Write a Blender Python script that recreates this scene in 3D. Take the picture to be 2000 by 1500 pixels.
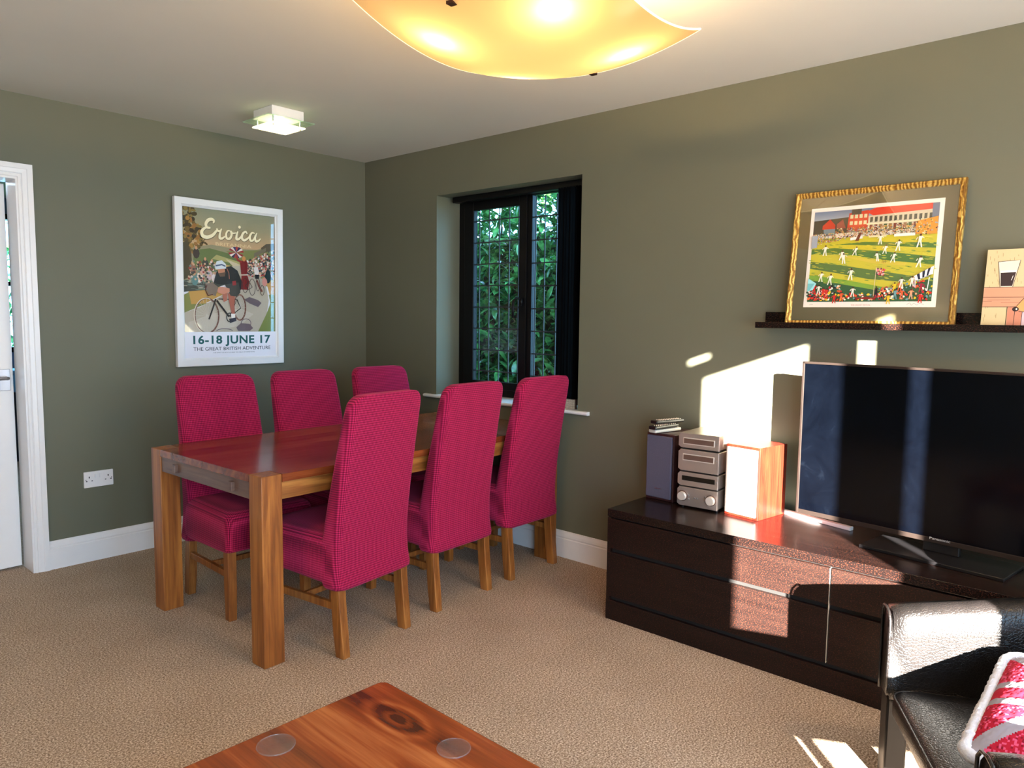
import bpy, bmesh, math, random
from mathutils import Vector, Matrix
random.seed(7)
PI = math.pi
R = math.radians
scn = bpy.context.scene
for o in list(bpy.data.objects):
    bpy.data.objects.remove(o, do_unlink=True)
COL = scn.collection

# ------------------------------------------------------------------ camera
cam_d = bpy.data.cameras.new('camera')
cam = bpy.data.objects.new('camera', cam_d)
COL.objects.link(cam)
right = Vector((0.66782792, -0.74422122, 0.01185907))
up = Vector((0.05886716, 0.06869406, 0.99589948))
fwd = Vector((0.74198418, 0.66439137, -0.089686))
m = Matrix((right, up, -fwd)).transposed().to_4x4()
m.translation = Vector((-3.2238, -4.2875, 1.3371))
cam.matrix_world = m
cam_d.sensor_width = 36
cam_d.lens = 36 * 1441.26 / 2000
cam_d.clip_start = 0.02
scn.camera = cam

# ------------------------------------------------------------------ world, sun, exposure
world = bpy.data.worlds.new('sky')
scn.world = world
world.use_nodes = True
wn = world.node_tree
wn.nodes['Background'].inputs[0].default_value = (0.26, 0.62, 1.0, 1)
wn.nodes['Background'].inputs[1].default_value = 10.0

def light(name, kind, loc, energy, color, **kw):
    d = bpy.data.lights.new(name, kind)
    d.energy = energy
    d.color = color
    for k, v in kw.items():
        setattr(d, k, v)
    o = bpy.data.objects.new(name, d)
    COL.objects.link(o)
    o.location = loc
    return o

sun = light('sun', 'SUN', (-4, -8, 4), 170, (1.0, 0.93, 0.82), angle=R(0.5))
sun.rotation_euler = Vector((0.707, 0.707, -0.263)).to_track_quat('-Z', 'Y').to_euler()
# unseen area lamp before the closed blind, standing in for patio daylight
day = light('patio_daylight', 'AREA', (-1.15, -5.24, 1.00), 52, (0.80, 0.90, 1.0), shape='RECTANGLE', size=1.5, size_y=1.8)
day.rotation_euler = Vector((0, 1, 0)).to_track_quat('-Z', 'Z').to_euler()
side_fill = light('added_side_fill', 'AREA', (-3.75, -5.24, 1.00), 95, (0.62, 0.80, 1.0), shape='RECTANGLE', size=1.35, size_y=1.9)  # fill lamp added to brighten the lower left wall
side_fill.rotation_euler = day.rotation_euler
# hall next door
hl = light('hall_daylight', 'AREA', (-2.6, 1.6, 2.2), 14, (0.62, 0.82, 1.0), shape='SQUARE', size=0.8)

scn.view_settings.view_transform = 'Standard'
scn.view_settings.look = 'None'
scn.view_settings.gamma = 1
scn.view_settings.exposure = 0.40
scn.view_settings.use_curve_mapping = False
try:
    scn.cycles.max_bounces = 10
    scn.cycles.transparent_max_bounces = 16
except Exception:
    pass

# ------------------------------------------------------------------ materials
def s2l(c):
    return c / 12.92 if c <= 0.04045 else ((c + 0.055) / 1.055) ** 2.4

def rgb(r, g, b):
    return (s2l(r / 255), s2l(g / 255), s2l(b / 255), 1)

def new_mat(name):
    m = bpy.data.materials.new(name)
    m.use_nodes = True
    return m, m.node_tree, m.node_tree.nodes['Principled BSDF']

def nd(nt, kind, **kw):
    n = nt.nodes.new(kind)
    for k, v in kw.items():
        if k in ('operation', 'blend_type', 'data_type', 'feature', 'wave_type', 'bands_direction', 'attribute_name', 'noise_dimensions'):
            setattr(n, k, v)
        else:
            n.inputs[k].default_value = v
    return n

def coord(nt, scale=(1, 1, 1), which='Object', rot=(0, 0, 0)):
    tc = nt.nodes.new('ShaderNodeTexCoord')
    mp = nt.nodes.new('ShaderNodeMapping')
    mp.inputs['Scale'].default_value = scale
    mp.inputs['Rotation'].default_value = rot
    nt.links.new(tc.outputs[which], mp.inputs['Vector'])
    return mp.outputs[0]

def ramp(nt, src, stops):
    r = nt.nodes.new('ShaderNodeValToRGB')
    e = r.color_ramp.elements
    e[0].position, e[0].color = stops[0]
    e[1].position, e[1].color = stops[-1]
    for p, c in stops[1:-1]:
        x = e.new(p)
        x.color = c
    nt.links.new(src, r.inputs[0])
    return r.outputs[0]

def bump(nt, bsdf, src, strength=0.3, dist=0.01):
    b = nt.nodes.new('ShaderNodeBump')
    b.inputs['Strength'].default_value = strength
    b.inputs['Distance'].default_value = dist
    nt.links.new(src, b.inputs['Height'])
    nt.links.new(b.outputs[0], bsdf.inputs['Normal'])

def plain(name, c, rough=0.5, metal=0, spec=0.5, noise=0.0, nscale=20, bmp=0.0):
    m, nt, b = new_mat(name)
    b.inputs['Roughness'].default_value = rough
    b.inputs['Metallic'].default_value = metal
    b.inputs['Specular IOR Level'].default_value = spec
    v = coord(nt)
    n = nd(nt, 'ShaderNodeTexNoise', Scale=nscale, Detail=4.0)
    nt.links.new(v, n.inputs['Vector'])
    k1 = tuple(x * (1 - noise) for x in c[:3]) + (1,)
    k2 = tuple(min(1, x * (1 + noise)) for x in c[:3]) + (1,)
    col = ramp(nt, n.outputs[0], [(0.3, k1), (0.7, k2)])
    nt.links.new(col, b.inputs['Base Color'])
    if bmp:
        bump(nt, b, n.outputs[0], bmp, 0.002)
    return m

def wood(name, dark, mid, light_, axis=0, scale=1.0, rough=0.35, plank=0.0, grain=1.0, bmp=0.12, coat=0.0, spec=0.5, knots=()):
    """procedural timber: grain stretched along one axis, optional planks"""
    m, nt, b = new_mat(name)
    sc = [9 * scale] * 3
    sc[axis] = 0.7 * scale
    v = coord(nt, tuple(sc))
    n1 = nd(nt, 'ShaderNodeTexNoise', Scale=1.6, Detail=5.0, Roughness=0.6, Distortion=1.2)
    nt.links.new(v, n1.inputs['Vector'])
    sc2 = [90 * scale] * 3
    sc2[axis] = 3 * scale
    v2 = coord(nt, tuple(sc2))
    n2 = nd(nt, 'ShaderNodeTexNoise', Scale=1.0, Detail=3.0, Roughness=0.7)
    nt.links.new(v2, n2.inputs['Vector'])
    mx = nd(nt, 'ShaderNodeMath', operation='MULTIPLY_ADD')
    nt.links.new(n2.outputs[0], mx.inputs[0])
    mx.inputs[1].default_value = 0.45 * grain
    nt.links.new(n1.outputs[0], mx.inputs[2])
    src = mx.outputs[0]
    if plank:
        tc = nt.nodes.new('ShaderNodeTexCoord')
        sp = nt.nodes.new('ShaderNodeSeparateXYZ')
        nt.links.new(tc.outputs['Object'], sp.inputs[0])
        dv = nd(nt, 'ShaderNodeMath', operation='DIVIDE')
        nt.links.new(sp.outputs[1 if axis == 0 else 0], dv.inputs[0])
        dv.inputs[1].default_value = plank
        fl = nd(nt, 'ShaderNodeMath', operation='FLOOR')
        nt.links.new(dv.outputs[0], fl.inputs[0])
        wn_ = nd(nt, 'ShaderNodeTexWhiteNoise', noise_dimensions='1D')
        nt.links.new(fl.outputs[0], wn_.inputs['W'])
        ad = nd(nt, 'ShaderNodeMath', operation='MULTIPLY_ADD')
        nt.links.new(wn_.outputs[0], ad.inputs[0])
        ad.inputs[1].default_value = 0.22
        nt.links.new(src, ad.inputs[2])
        src = ad.outputs[0]
    for kx, ky, kr in knots:
        tk = nt.nodes.new('ShaderNodeTexCoord')
        mk = nt.nodes.new('ShaderNodeMapping')
        mk.inputs['Location'].default_value = (-kx, -ky * .45, 0)
        mk.inputs['Scale'].default_value = (1, .45, 0)
        nt.links.new(tk.outputs['Object'], mk.inputs[0])
        ln = nt.nodes.new('ShaderNodeVectorMath'); ln.operation = 'LENGTH'
        nt.links.new(mk.outputs[0], ln.inputs[0])
        wob = nd(nt, 'ShaderNodeMath', operation='MULTIPLY_ADD')
        nt.links.new(n1.outputs[0], wob.inputs[0]); wob.inputs[1].default_value = .03; nt.links.new(ln.outputs['Value'], wob.inputs[2])
        rp = ramp(nt, wob.outputs[0], [(kr * .9, (.05, .05, .05, 1)), (kr * 1.3, (.55, .55, .55, 1)), (kr * 2.0, (.30, .30, .30, 1)), (kr * 2.8, (.62, .62, .62, 1)), (kr * 3.6, (.40, .40, .40, 1)), (kr * 5.5, (.5, .5, .5, 1))])
        sb = nd(nt, 'ShaderNodeMath', operation='ADD'); nt.links.new(src, sb.inputs[0]); nt.links.new(rp, sb.inputs[1])
        s2 = nd(nt, 'ShaderNodeMath', operation='SUBTRACT'); nt.links.new(sb.outputs[0], s2.inputs[0]); s2.inputs[1].default_value = .5
        src = s2.outputs[0]
    off = 0.1 if plank else 0.0
    col = ramp(nt, src, [(0.38 + off, dark), (0.66 + off, mid), (0.95 + off * .5, light_)])
    nt.links.new(col, b.inputs['Base Color'])
    b.inputs['Roughness'].default_value = rough
    b.inputs['Coat Weight'].default_value = coat
    b.inputs['Specular IOR Level'].default_value = spec
    if bmp: bump(nt, b, n2.outputs[0], bmp, 0.001)
    return m

M = {}
M['wall'] = plain('sage_green_paint', rgb(102, 102, 86), 0.5, spec=0.25, noise=0.02, nscale=3)
M['ceiling'] = plain('ceiling_paint', rgb(206, 199, 186), 0.85, spec=0.2, noise=0.02, nscale=2)
M['white'] = plain('white_gloss_paint', rgb(226, 224, 224), 0.3, noise=0.01)
M['plastic_white'] = plain('white_plastic', rgb(225, 222, 222), 0.35, noise=0.01)
M['black'] = plain('black_painted_timber', rgb(9, 8, 9), 0.35, spec=0.2, noise=0.1)
M['void'] = plain('dark_recess', rgb(10, 8, 8), 0.8)
M['blind'] = plain('black_blind_fabric', rgb(10, 8, 8), 0.9, spec=0.03, noise=0.2)
M['lead'] = plain('lead_came', rgb(46, 48, 50), 0.6, noise=0.2)
M['chrome'] = plain('brushed_steel', rgb(176, 176, 180), 0.3, metal=1, noise=0.05)
M['socket_hole'] = plain('socket_slot', rgb(25, 22, 24), 0.6)
M['tv_black'] = plain('television_plastic', rgb(16, 15, 17), 0.35, noise=0.1)
M['tv_metal'] = plain('television_trim', rgb(58, 48, 44), 0.4, metal=0.7, noise=0.1)
M['champ'] = plain('champagne_aluminium', rgb(186, 172, 164), 0.32, metal=0.75, noise=0.04)
M['champ_dark'] = plain('tray_metal', rgb(120, 96, 86), 0.35, metal=0.6, noise=0.04)
M['champ_light'] = plain('polished_champagne', rgb(226, 214, 204), 0.3, metal=0.5, noise=0.03)
M['grille'] = plain('speaker_cloth', rgb(78, 74, 92), 0.85, noise=0.12, nscale=400)
M['bronze'] = plain('bronze_clip', rgb(66, 34, 24), .4, metal=.6)
M['mat_olive'] = plain('olive_mount_board', rgb(84, 78, 54), 0.35, noise=0.03)
M['paper'] = plain('print_paper', rgb(236, 226, 214), 0.7)
M['legwood'] = wood('stained_oak_leg', rgb(70, 34, 12), rgb(128, 74, 30), rgb(168, 108, 50), axis=2, scale=1.6, rough=0.38)
M['tabwood'] = wood('table_oak_long', rgb(64, 26, 12), rgb(112, 50, 24), rgb(150, 78, 38), axis=0, scale=0.9, rough=0.22, plank=0.13, coat=0.1, bmp=0)
M['tabapron'] = wood('table_oak_apron', rgb(72, 36, 14), rgb(128, 76, 32), rgb(170, 112, 52), axis=0, scale=1.3, rough=0.35)
M['tabend'] = wood('table_oak_end', rgb(56, 36, 30), rgb(92, 66, 56), rgb(118, 90, 74), axis=1, scale=1.3, rough=0.35)
M['tableg'] = wood('table_oak_leg', rgb(66, 32, 12), rgb(126, 70, 26), rgb(172, 108, 46), axis=2, scale=1.1, rough=0.36)
M['coffee'] = wood('coffee_table_pine', rgb(66, 26, 10), rgb(132, 60, 24), rgb(176, 104, 54), axis=1, scale=0.5, rough=0.25, plank=0.2, coat=0.15, bmp=0, knots=((-.09, -.17, .020), (-.20, -.40, .012)))
M['espresso'] = wood('espresso_veneer', rgb(9, 5, 5), rgb(17, 10, 9), rgb(28, 17, 14), axis=1, scale=1.3, rough=0.4, spec=0.25)
M['espresso_top'] = wood('espresso_top', rgb(8, 5, 5), rgb(13, 9, 9), rgb(24, 16, 15), axis=1, scale=1.3, rough=0.24, spec=0.3)
for k_, lo, hi, sp_ in (('espresso', 0, 1, rgb(84, 42, 28)), ('espresso_top', 0, 1, rgb(80, 42, 28))):
    nt_ = M[k_].node_tree
    b_ = nt_.nodes['Principled BSDF']
    src_ = b_.inputs['Base Color'].links[0].from_socket
    nz = nd(nt_, 'ShaderNodeTexNoise', Scale=330.0, Detail=2.0, Roughness=0.8)
    nt_.links.new(coord(nt_, (1, .5, 1)), nz.inputs['Vector'])
    fac = ramp(nt_, nz.outputs[0], [(.54, (0, 0, 0, 1)), (.74, (1, 1, 1, 1))])
    mm_ = nt_.nodes.new('ShaderNodeMixRGB')
    nt_.links.new(fac, mm_.inputs[0]); nt_.links.new(src_, mm_.inputs[1]); mm_.inputs[2].default_value = sp_
    nt_.links.new(mm_.outputs[0], b_.inputs['Base Color'])
M['redwood'] = wood('cherry_speaker_wood', rgb(56, 10, 5), rgb(88, 18, 9), rgb(122, 34, 18), axis=2, scale=1.4, rough=0.35)
M['darkwood'] = wood('dark_speaker_wood', rgb(34, 16, 16), rgb(50, 26, 26), rgb(70, 38, 36), axis=2, scale=1.4, rough=0.35)
M['baffle'] = plain('speaker_baffle_cloth', rgb(120, 108, 104), 0.9, noise=0.05)

# carpet
m_, nt, b = new_mat('beige_twist_carpet')
v = coord(nt)
n1 = nd(nt, 'ShaderNodeTexNoise', Scale=170.0, Detail=3.0, Roughness=0.75)
nt.links.new(v, n1.inputs['Vector'])
n2 = nd(nt, 'ShaderNodeTexNoise', Scale=3.0, Detail=3.0)
nt.links.new(v, n2.inputs['Vector'])
c1 = ramp(nt, n1.outputs[0], [(0.33, rgb(98, 77, 64)), (0.5, rgb(176, 152, 130)), (0.67, rgb(250, 232, 212))])
mxr = nt.nodes.new('ShaderNodeMixRGB')
mxr.blend_type = 'MULTIPLY'
mxr.inputs[0].default_value = 1
nt.links.new(c1, mxr.inputs[1])
c2 = ramp(nt, n2.outputs[0], [(0.3, (0.86, 0.85, 0.84, 1)), (0.7, (1, 1, 1, 1))])
nt.links.new(c2, mxr.inputs[2])
nt.links.new(mxr.outputs[0], b.inputs['Base Color'])
b.inputs['Roughness'].default_value = 0.95
b.inputs['Specular IOR Level'].default_value = 0.1
bump(nt, b, n1.outputs[0], 0.8, 0.006)
M['carpet'] = m_

# gold frame
m_, nt, b = new_mat('gilt_frame')
v = coord(nt, (1, 1, 1), rot=(R(45), 0, 0))
n1 = nd(nt, 'ShaderNodeTexWave', Scale=22.0, Distortion=9.0, Detail=3.0)
nt.links.new(v, n1.inputs['Vector'])
c1 = ramp(nt, n1.outputs[1], [(0.1, rgb(136, 92, 34)), (0.6, rgb(190, 142, 58)), (0.9, rgb(226, 190, 104))])
nt.links.new(c1, b.inputs['Base Color'])
b.inputs['Metallic'].default_value = 0.55
b.inputs['Roughness'].default_value = 0.38
M['gold'] = m_

# waffle knit slip cover
def knit_mat(name, wy):
  m_, nt, b = new_mat(name)
  tc = nt.nodes.new('ShaderNodeTexCoord')
  sp = nt.nodes.new('ShaderNodeSeparateXYZ')
  nt.links.new(tc.outputs['Object'], sp.inputs[0])
  parts_ = []
  for i, k in ((0, 1.0), (1, wy), (2, 0.8)):
      mm = nd(nt, 'ShaderNodeMath', operation='MULTIPLY')
      nt.links.new(sp.outputs[i], mm.inputs[0])
      mm.inputs[1].default_value = 2 * PI / 0.0072 * k
      sn = nd(nt, 'ShaderNodeMath', operation='SINE')
      nt.links.new(mm.outputs[0], sn.inputs[0])
      parts_.append(sn.outputs[0])
  a1 = nd(nt, 'ShaderNodeMath', operation='ADD')
  nt.links.new(parts_[0], a1.inputs[0]); nt.links.new(parts_[1], a1.inputs[1])
  a2 = nd(nt, 'ShaderNodeMath', operation='ADD')
  nt.links.new(a1.outputs[0], a2.inputs[0]); nt.links.new(parts_[2], a2.inputs[1])
  a3 = nd(nt, 'ShaderNodeMath', operation='MULTIPLY_ADD')
  nt.links.new(a2.outputs[0], a3.inputs[0])
  a3.inputs[1].default_value = 0.17
  a3.inputs[2].default_value = 0.5
  c1 = ramp(nt, a3.outputs[0], [(0.15, rgb(84, 5, 34)), (0.55, rgb(146, 20, 60)), (0.9, rgb(192, 44, 92))])
  nt.links.new(c1, b.inputs['Base Color'])
  b.inputs['Roughness'].default_value = 0.9
  b.inputs['Specular IOR Level'].default_value = 0.15
  b.inputs['Sheen Weight'].default_value = 0.25
  b.inputs['Sheen Tint'].default_value = rgb(230, 120, 160)
  bump(nt, b, a3.outputs[0], 0.5, 0.004)
  return m_
M['knit'] = knit_mat('magenta_waffle_knit', 0.0)
M['knit_seat'] = knit_mat('magenta_waffle_knit_seat', 1.0)

# leather
m_, nt, b = new_mat('worn_black_leather')
v = coord(nt)
vo = nd(nt, 'ShaderNodeTexVoronoi', feature='DISTANCE_TO_EDGE', Scale=125.0)
n0 = nd(nt, 'ShaderNodeTexNoise', Scale=9.0, Detail=5.0)
nt.links.new(v, n0.inputs['Vector'])
nt.links.new(v, vo.inputs['Vector'])
c1 = ramp(nt, n0.outputs[0], [(0.35, rgb(15, 13, 13)), (0.62, rgb(24, 21, 21)), (0.8, rgb(42, 36, 34))])
nt.links.new(c1, b.inputs['Base Color'])
b.inputs['Roughness'].default_value = 0.33
b.inputs['Specular IOR Level'].default_value = 0.42
cr = ramp(nt, vo.outputs[0], [(0.0, (0, 0, 0, 1)), (0.12, (1, 1, 1, 1))])
bump(nt, b, cr, 0.32, 0.002)
M['leather'] = m_

# leaves
def leafmat(name, a, c):
    m, nt, b = new_mat(name)
    oi = nt.nodes.new('ShaderNodeTexCoord')
    n = nd(nt, 'ShaderNodeTexNoise', Scale=14.0, Detail=2.0)
    nt.links.new(oi.outputs['Object'], n.inputs['Vector'])
    col = ramp(nt, n.outputs[0], [(0.35, a), (0.65, c)])
    nt.links.new(col, b.inputs['Base Color'])
    b.inputs['Roughness'].default_value = 0.2
    tr = nd(nt, 'ShaderNodeBsdfTranslucent')
    nt.links.new(col, tr.inputs[0])
    mx = nt.nodes.new('ShaderNodeMixShader')
    mx.inputs[0].default_value = 0.25
    nt.links.new(b.outputs[0], mx.inputs[1])
    nt.links.new(tr.outputs[0], mx.inputs[2])
    nt.links.new(mx.outputs[0], nt.nodes['Material Output'].inputs[0])
    return m
M['leaf'] = leafmat('laurel_leaf', rgb(30, 78, 44), rgb(104, 172, 92))

# thin clear glass: transparent with fresnel gloss
def thinglass(name, tint=(1, 1, 1, 1), ior=1.45, haze=0.0, hazecol=(0.5, 0.6, 0.7, 1), rough=0.0):
    m, nt, b = new_mat(name)
    nt.nodes.remove(b)
    t = nd(nt, 'ShaderNodeBsdfTransparent'); t.inputs[0].default_value = tint
    g = nd(nt, 'ShaderNodeBsdfGlossy'); g.inputs['Roughness'].default_value = rough
    lw = nt.nodes.new('ShaderNodeLayerWeight'); lw.inputs['Blend'].default_value = 0.5
    pw = nd(nt, 'ShaderNodeMath', operation='POWER'); nt.links.new(lw.outputs['Facing'], pw.inputs[0]); pw.inputs[1].default_value = 5.0
    f = nd(nt, 'ShaderNodeMath', operation='MULTIPLY_ADD'); nt.links.new(pw.outputs[0], f.inputs[0])
    r0 = ((ior - 1) / (ior + 1)) ** 2
    f.inputs[1].default_value = 1 - r0; f.inputs[2].default_value = r0
    mx = nt.nodes.new('ShaderNodeMixShader')
    nt.links.new(f.outputs[0], mx.inputs[0])
    if haze:
        d = nd(nt, 'ShaderNodeBsdfDiffuse'); d.inputs[0].default_value = hazecol
        mh = nt.nodes.new('ShaderNodeMixShader'); mh.inputs[0].default_value = haze
        nt.links.new(t.outputs[0], mh.inputs[1]); nt.links.new(d.outputs[0], mh.inputs[2])
        nt.links.new(mh.outputs[0], mx.inputs[1])
    else:
        nt.links.new(t.outputs[0], mx.inputs[1])
    nt.links.new(g.outputs[0], mx.inputs[2])
    nt.links.new(mx.outputs[0], nt.nodes['Material Output'].inputs[0])
    return m
M['pane'] = thinglass('window_pane_glass')
M['pic_glass'] = thinglass('picture_glass', ior=1.5)
M['clear'] = thinglass('clear_acrylic', tint=(0.98, 0.98, 0.98, 1), haze=0.03, hazecol=(0.8, 0.8, 0.8, 1), rough=0.05)
M['lamp_plate'] = thinglass('green_edged_glass', tint=(0.86, 1.0, 0.88, 1), haze=0.15, hazecol=(0.8, 1, 0.8, 1))

def lampglass(name, col, emit, strength, trans=1.0):
    m, nt, b = new_mat(name)
    nt.nodes.remove(b)
    t = nd(nt, 'ShaderNodeBsdfTranslucent'); t.inputs[0].default_value = col
    e = nd(nt, 'ShaderNodeEmission'); e.inputs[0].default_value = emit; e.inputs[1].default_value = strength
    g = nd(nt, 'ShaderNodeBsdfGlossy'); g.inputs['Roughness'].default_value = 0.15
    a = nt.nodes.new('ShaderNodeAddShader')
    nt.links.new(t.outputs[0], a.inputs[0]); nt.links.new(e.outputs[0], a.inputs[1])
    mx = nt.nodes.new('ShaderNodeMixShader'); mx.inputs[0].default_value = 0.05
    nt.links.new(a.outputs[0], mx.inputs[1]); nt.links.new(g.outputs[0], mx.inputs[2])
    nt.links.new(mx.outputs[0], nt.nodes['Material Output'].inputs[0])
    return m
M['bowl'] = lampglass('frosted_amber_glass', (0.15, 0.115, 0.06, 1), (1.0, 0.60, 0.30, 1), 0.21)
M['diffuser'] = lampglass('frosted_white_glass', (1, 0.95, 0.85, 1), (1.0, 0.85, 0.55, 1), 0.95)

# television screen: black gloss with faint dust and wiped smears
m_, nt, b = new_mat('dusty_screen')
v = coord(nt)
n = nd(nt, 'ShaderNodeTexNoise', Scale=6.0, Detail=6.0, Roughness=0.7, Distortion=1.5)
nt.links.new(v, n.inputs['Vector'])
c1 = ramp(nt, n.outputs[0], [(0.35, (0.0005, 0.0008, 0.0018, 1)), (0.62, (0.0008, 0.0013, 0.0028, 1)), (0.85, (0.003, 0.0045, 0.008, 1))])
nt.links.new(c1, b.inputs['Base Color'])
b.inputs['Roughness'].default_value = 0.12
b.inputs['Specular IOR Level'].default_value = 0.35
M['screen'] = m_

# vertex coloured artwork
def artmat(name, rough=0.6):
    m, nt, b = new_mat(name)
    a = nd(nt, 'ShaderNodeAttribute', attribute_name='ink')
    nt.links.new(a.outputs['Color'], b.inputs['Base Color'])
    b.inputs['Roughness'].default_value = rough
    b.inputs['Specular IOR Level'].default_value = 0.2
    return m
M['ink'] = artmat('printed_ink')
M['fabric_ink'] = artmat('knitted_yarn', 0.95)

# ------------------------------------------------------------------ helpers
def link(o, parent=None):
    COL.objects.link(o)
    if parent:
        o.parent = parent
    return o

def tag(o, label=None, cat=None, group=None, kind=None):
    if label: o['label'] = label
    if cat: o['category'] = cat
    if group: o['group'] = group
    if kind: o['kind'] = kind
    return o

def thing(name, label, cat, loc=(0, 0, 0), rz=0, group=None, kind=None):
    o = bpy.data.objects.new(name, None)
    o.empty_display_size = 0.05
    link(o)
    o.location = loc
    o.rotation_euler = (0, 0, rz)
    return tag(o, label, cat, group, kind)

def obj(name, bm, mat, parent=None, smooth=False, bevel=0, seg=2, subd=0):
    me = bpy.data.meshes.new(name)
    bmesh.ops.recalc_face_normals(bm, faces=bm.faces)
    bm.to_mesh(me)
    bm.free()
    if mat is not None:
        me.materials.append(mat)
    if smooth:
        for p in me.polygons:
            p.use_smooth = True
    o = bpy.data.objects.new(name, me)
    link(o, parent)
    if bevel:
        md = o.modifiers.new('bevel', 'BEVEL')
        md.width = bevel; md.segments = seg; md.limit_method = 'ANGLE'; md.angle_limit = R(40)
    if subd:
        md = o.modifiers.new('subd', 'SUBSURF')
        md.levels = subd; md.render_levels = subd
    return o

def box(bm, x0, x1, y0, y1, z0, z1, mtx=None):
    vs = [bm.verts.new(Vector(p) if mtx is None else mtx @ Vector(p)) for p in
          ((x0, y0, z0), (x1, y0, z0), (x1, y1, z0), (x0, y1, z0), (x0, y0, z1), (x1, y0, z1), (x1, y1, z1), (x0, y1, z1))]
    for f in ((0, 3, 2, 1), (4, 5, 6, 7), (0, 1, 5, 4), (1, 2, 6, 5), (2, 3, 7, 6), (3, 0, 4, 7)):
        bm.faces.new([vs[i] for i in f])
    return vs

def boxes(*bs):
    bm = bmesh.new()
    for b_ in bs:
        box(bm, *b_)
    return bm

def loft(bm, secs, cap0=True, cap1=True, closed=True):
    rings = [[bm.verts.new(p) for p in s] for s in secs]
    n = len(rings[0])
    for a_, c_ in zip(rings, rings[1:]):
        for i in range(n if closed else n - 1):
            j = (i + 1) % n
            bm.faces.new((a_[i], a_[j], c_[j], c_[i]))
    if cap0: bm.faces.new(rings[0][::-1])
    if cap1: bm.faces.new(rings[-1])
    return rings

def rrect(w, h, r, n=5):
    """rounded rectangle outline, full width w and height h, centred"""
    out = []
    for cx, cy, a0 in ((w / 2 - r, h / 2 - r, 0), (-w / 2 + r, h / 2 - r, 90), (-w / 2 + r, -h / 2 + r, 180), (w / 2 - r, -h / 2 + r, 270)):
        for i in range(n + 1):
            a_ = R(a0 + 90 * i / n)
            out.append((cx + r * math.cos(a_), cy + r * math.sin(a_)))
    return out

def cyl(bm, p0, p1, r0, r1=None, n=24):
    r1 = r0 if r1 is None else r1
    p0, p1 = Vector(p0), Vector(p1)
    d = (p1 - p0).normalized()
    a_ = d.orthogonal().normalized()
    b_ = d.cross(a_)
    loft(bm, [[p + (a_ * math.cos(2 * PI * i / n) + b_ * math.sin(2 * PI * i / n)) * r for i in range(n)] for p, r in ((p0, r0), (p1, r1))])

def tube(bm, pts, r, n=8, closed=False):
    pts = [Vector(p) for p in pts]
    secs = []
    N = len(pts)
    prev = None
    for i, p in enumerate(pts):
        a_ = pts[(i - 1) % N] if (closed or i > 0) else p
        c_ = pts[(i + 1) % N] if (closed or i < N - 1) else p
        t = (c_ - a_).normalized()
        if prev is None:
            u = t.orthogonal().normalized()
        else:
            u = (prev - t * prev.dot(t)).normalized()
        prev = u
        w = t.cross(u)
        rr = r(i) if callable(r) else r
        secs.append([p + (u * math.cos(2 * PI * k / n) + w * math.sin(2 * PI * k / n)) * rr for k in range(n)])
    if closed:
        secs.append(secs[0])
        loft(bm, secs, False, False)
        bmesh.ops.remove_doubles(bm, verts=bm.verts, dist=1e-5)
    else:
        loft(bm, secs)

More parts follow.
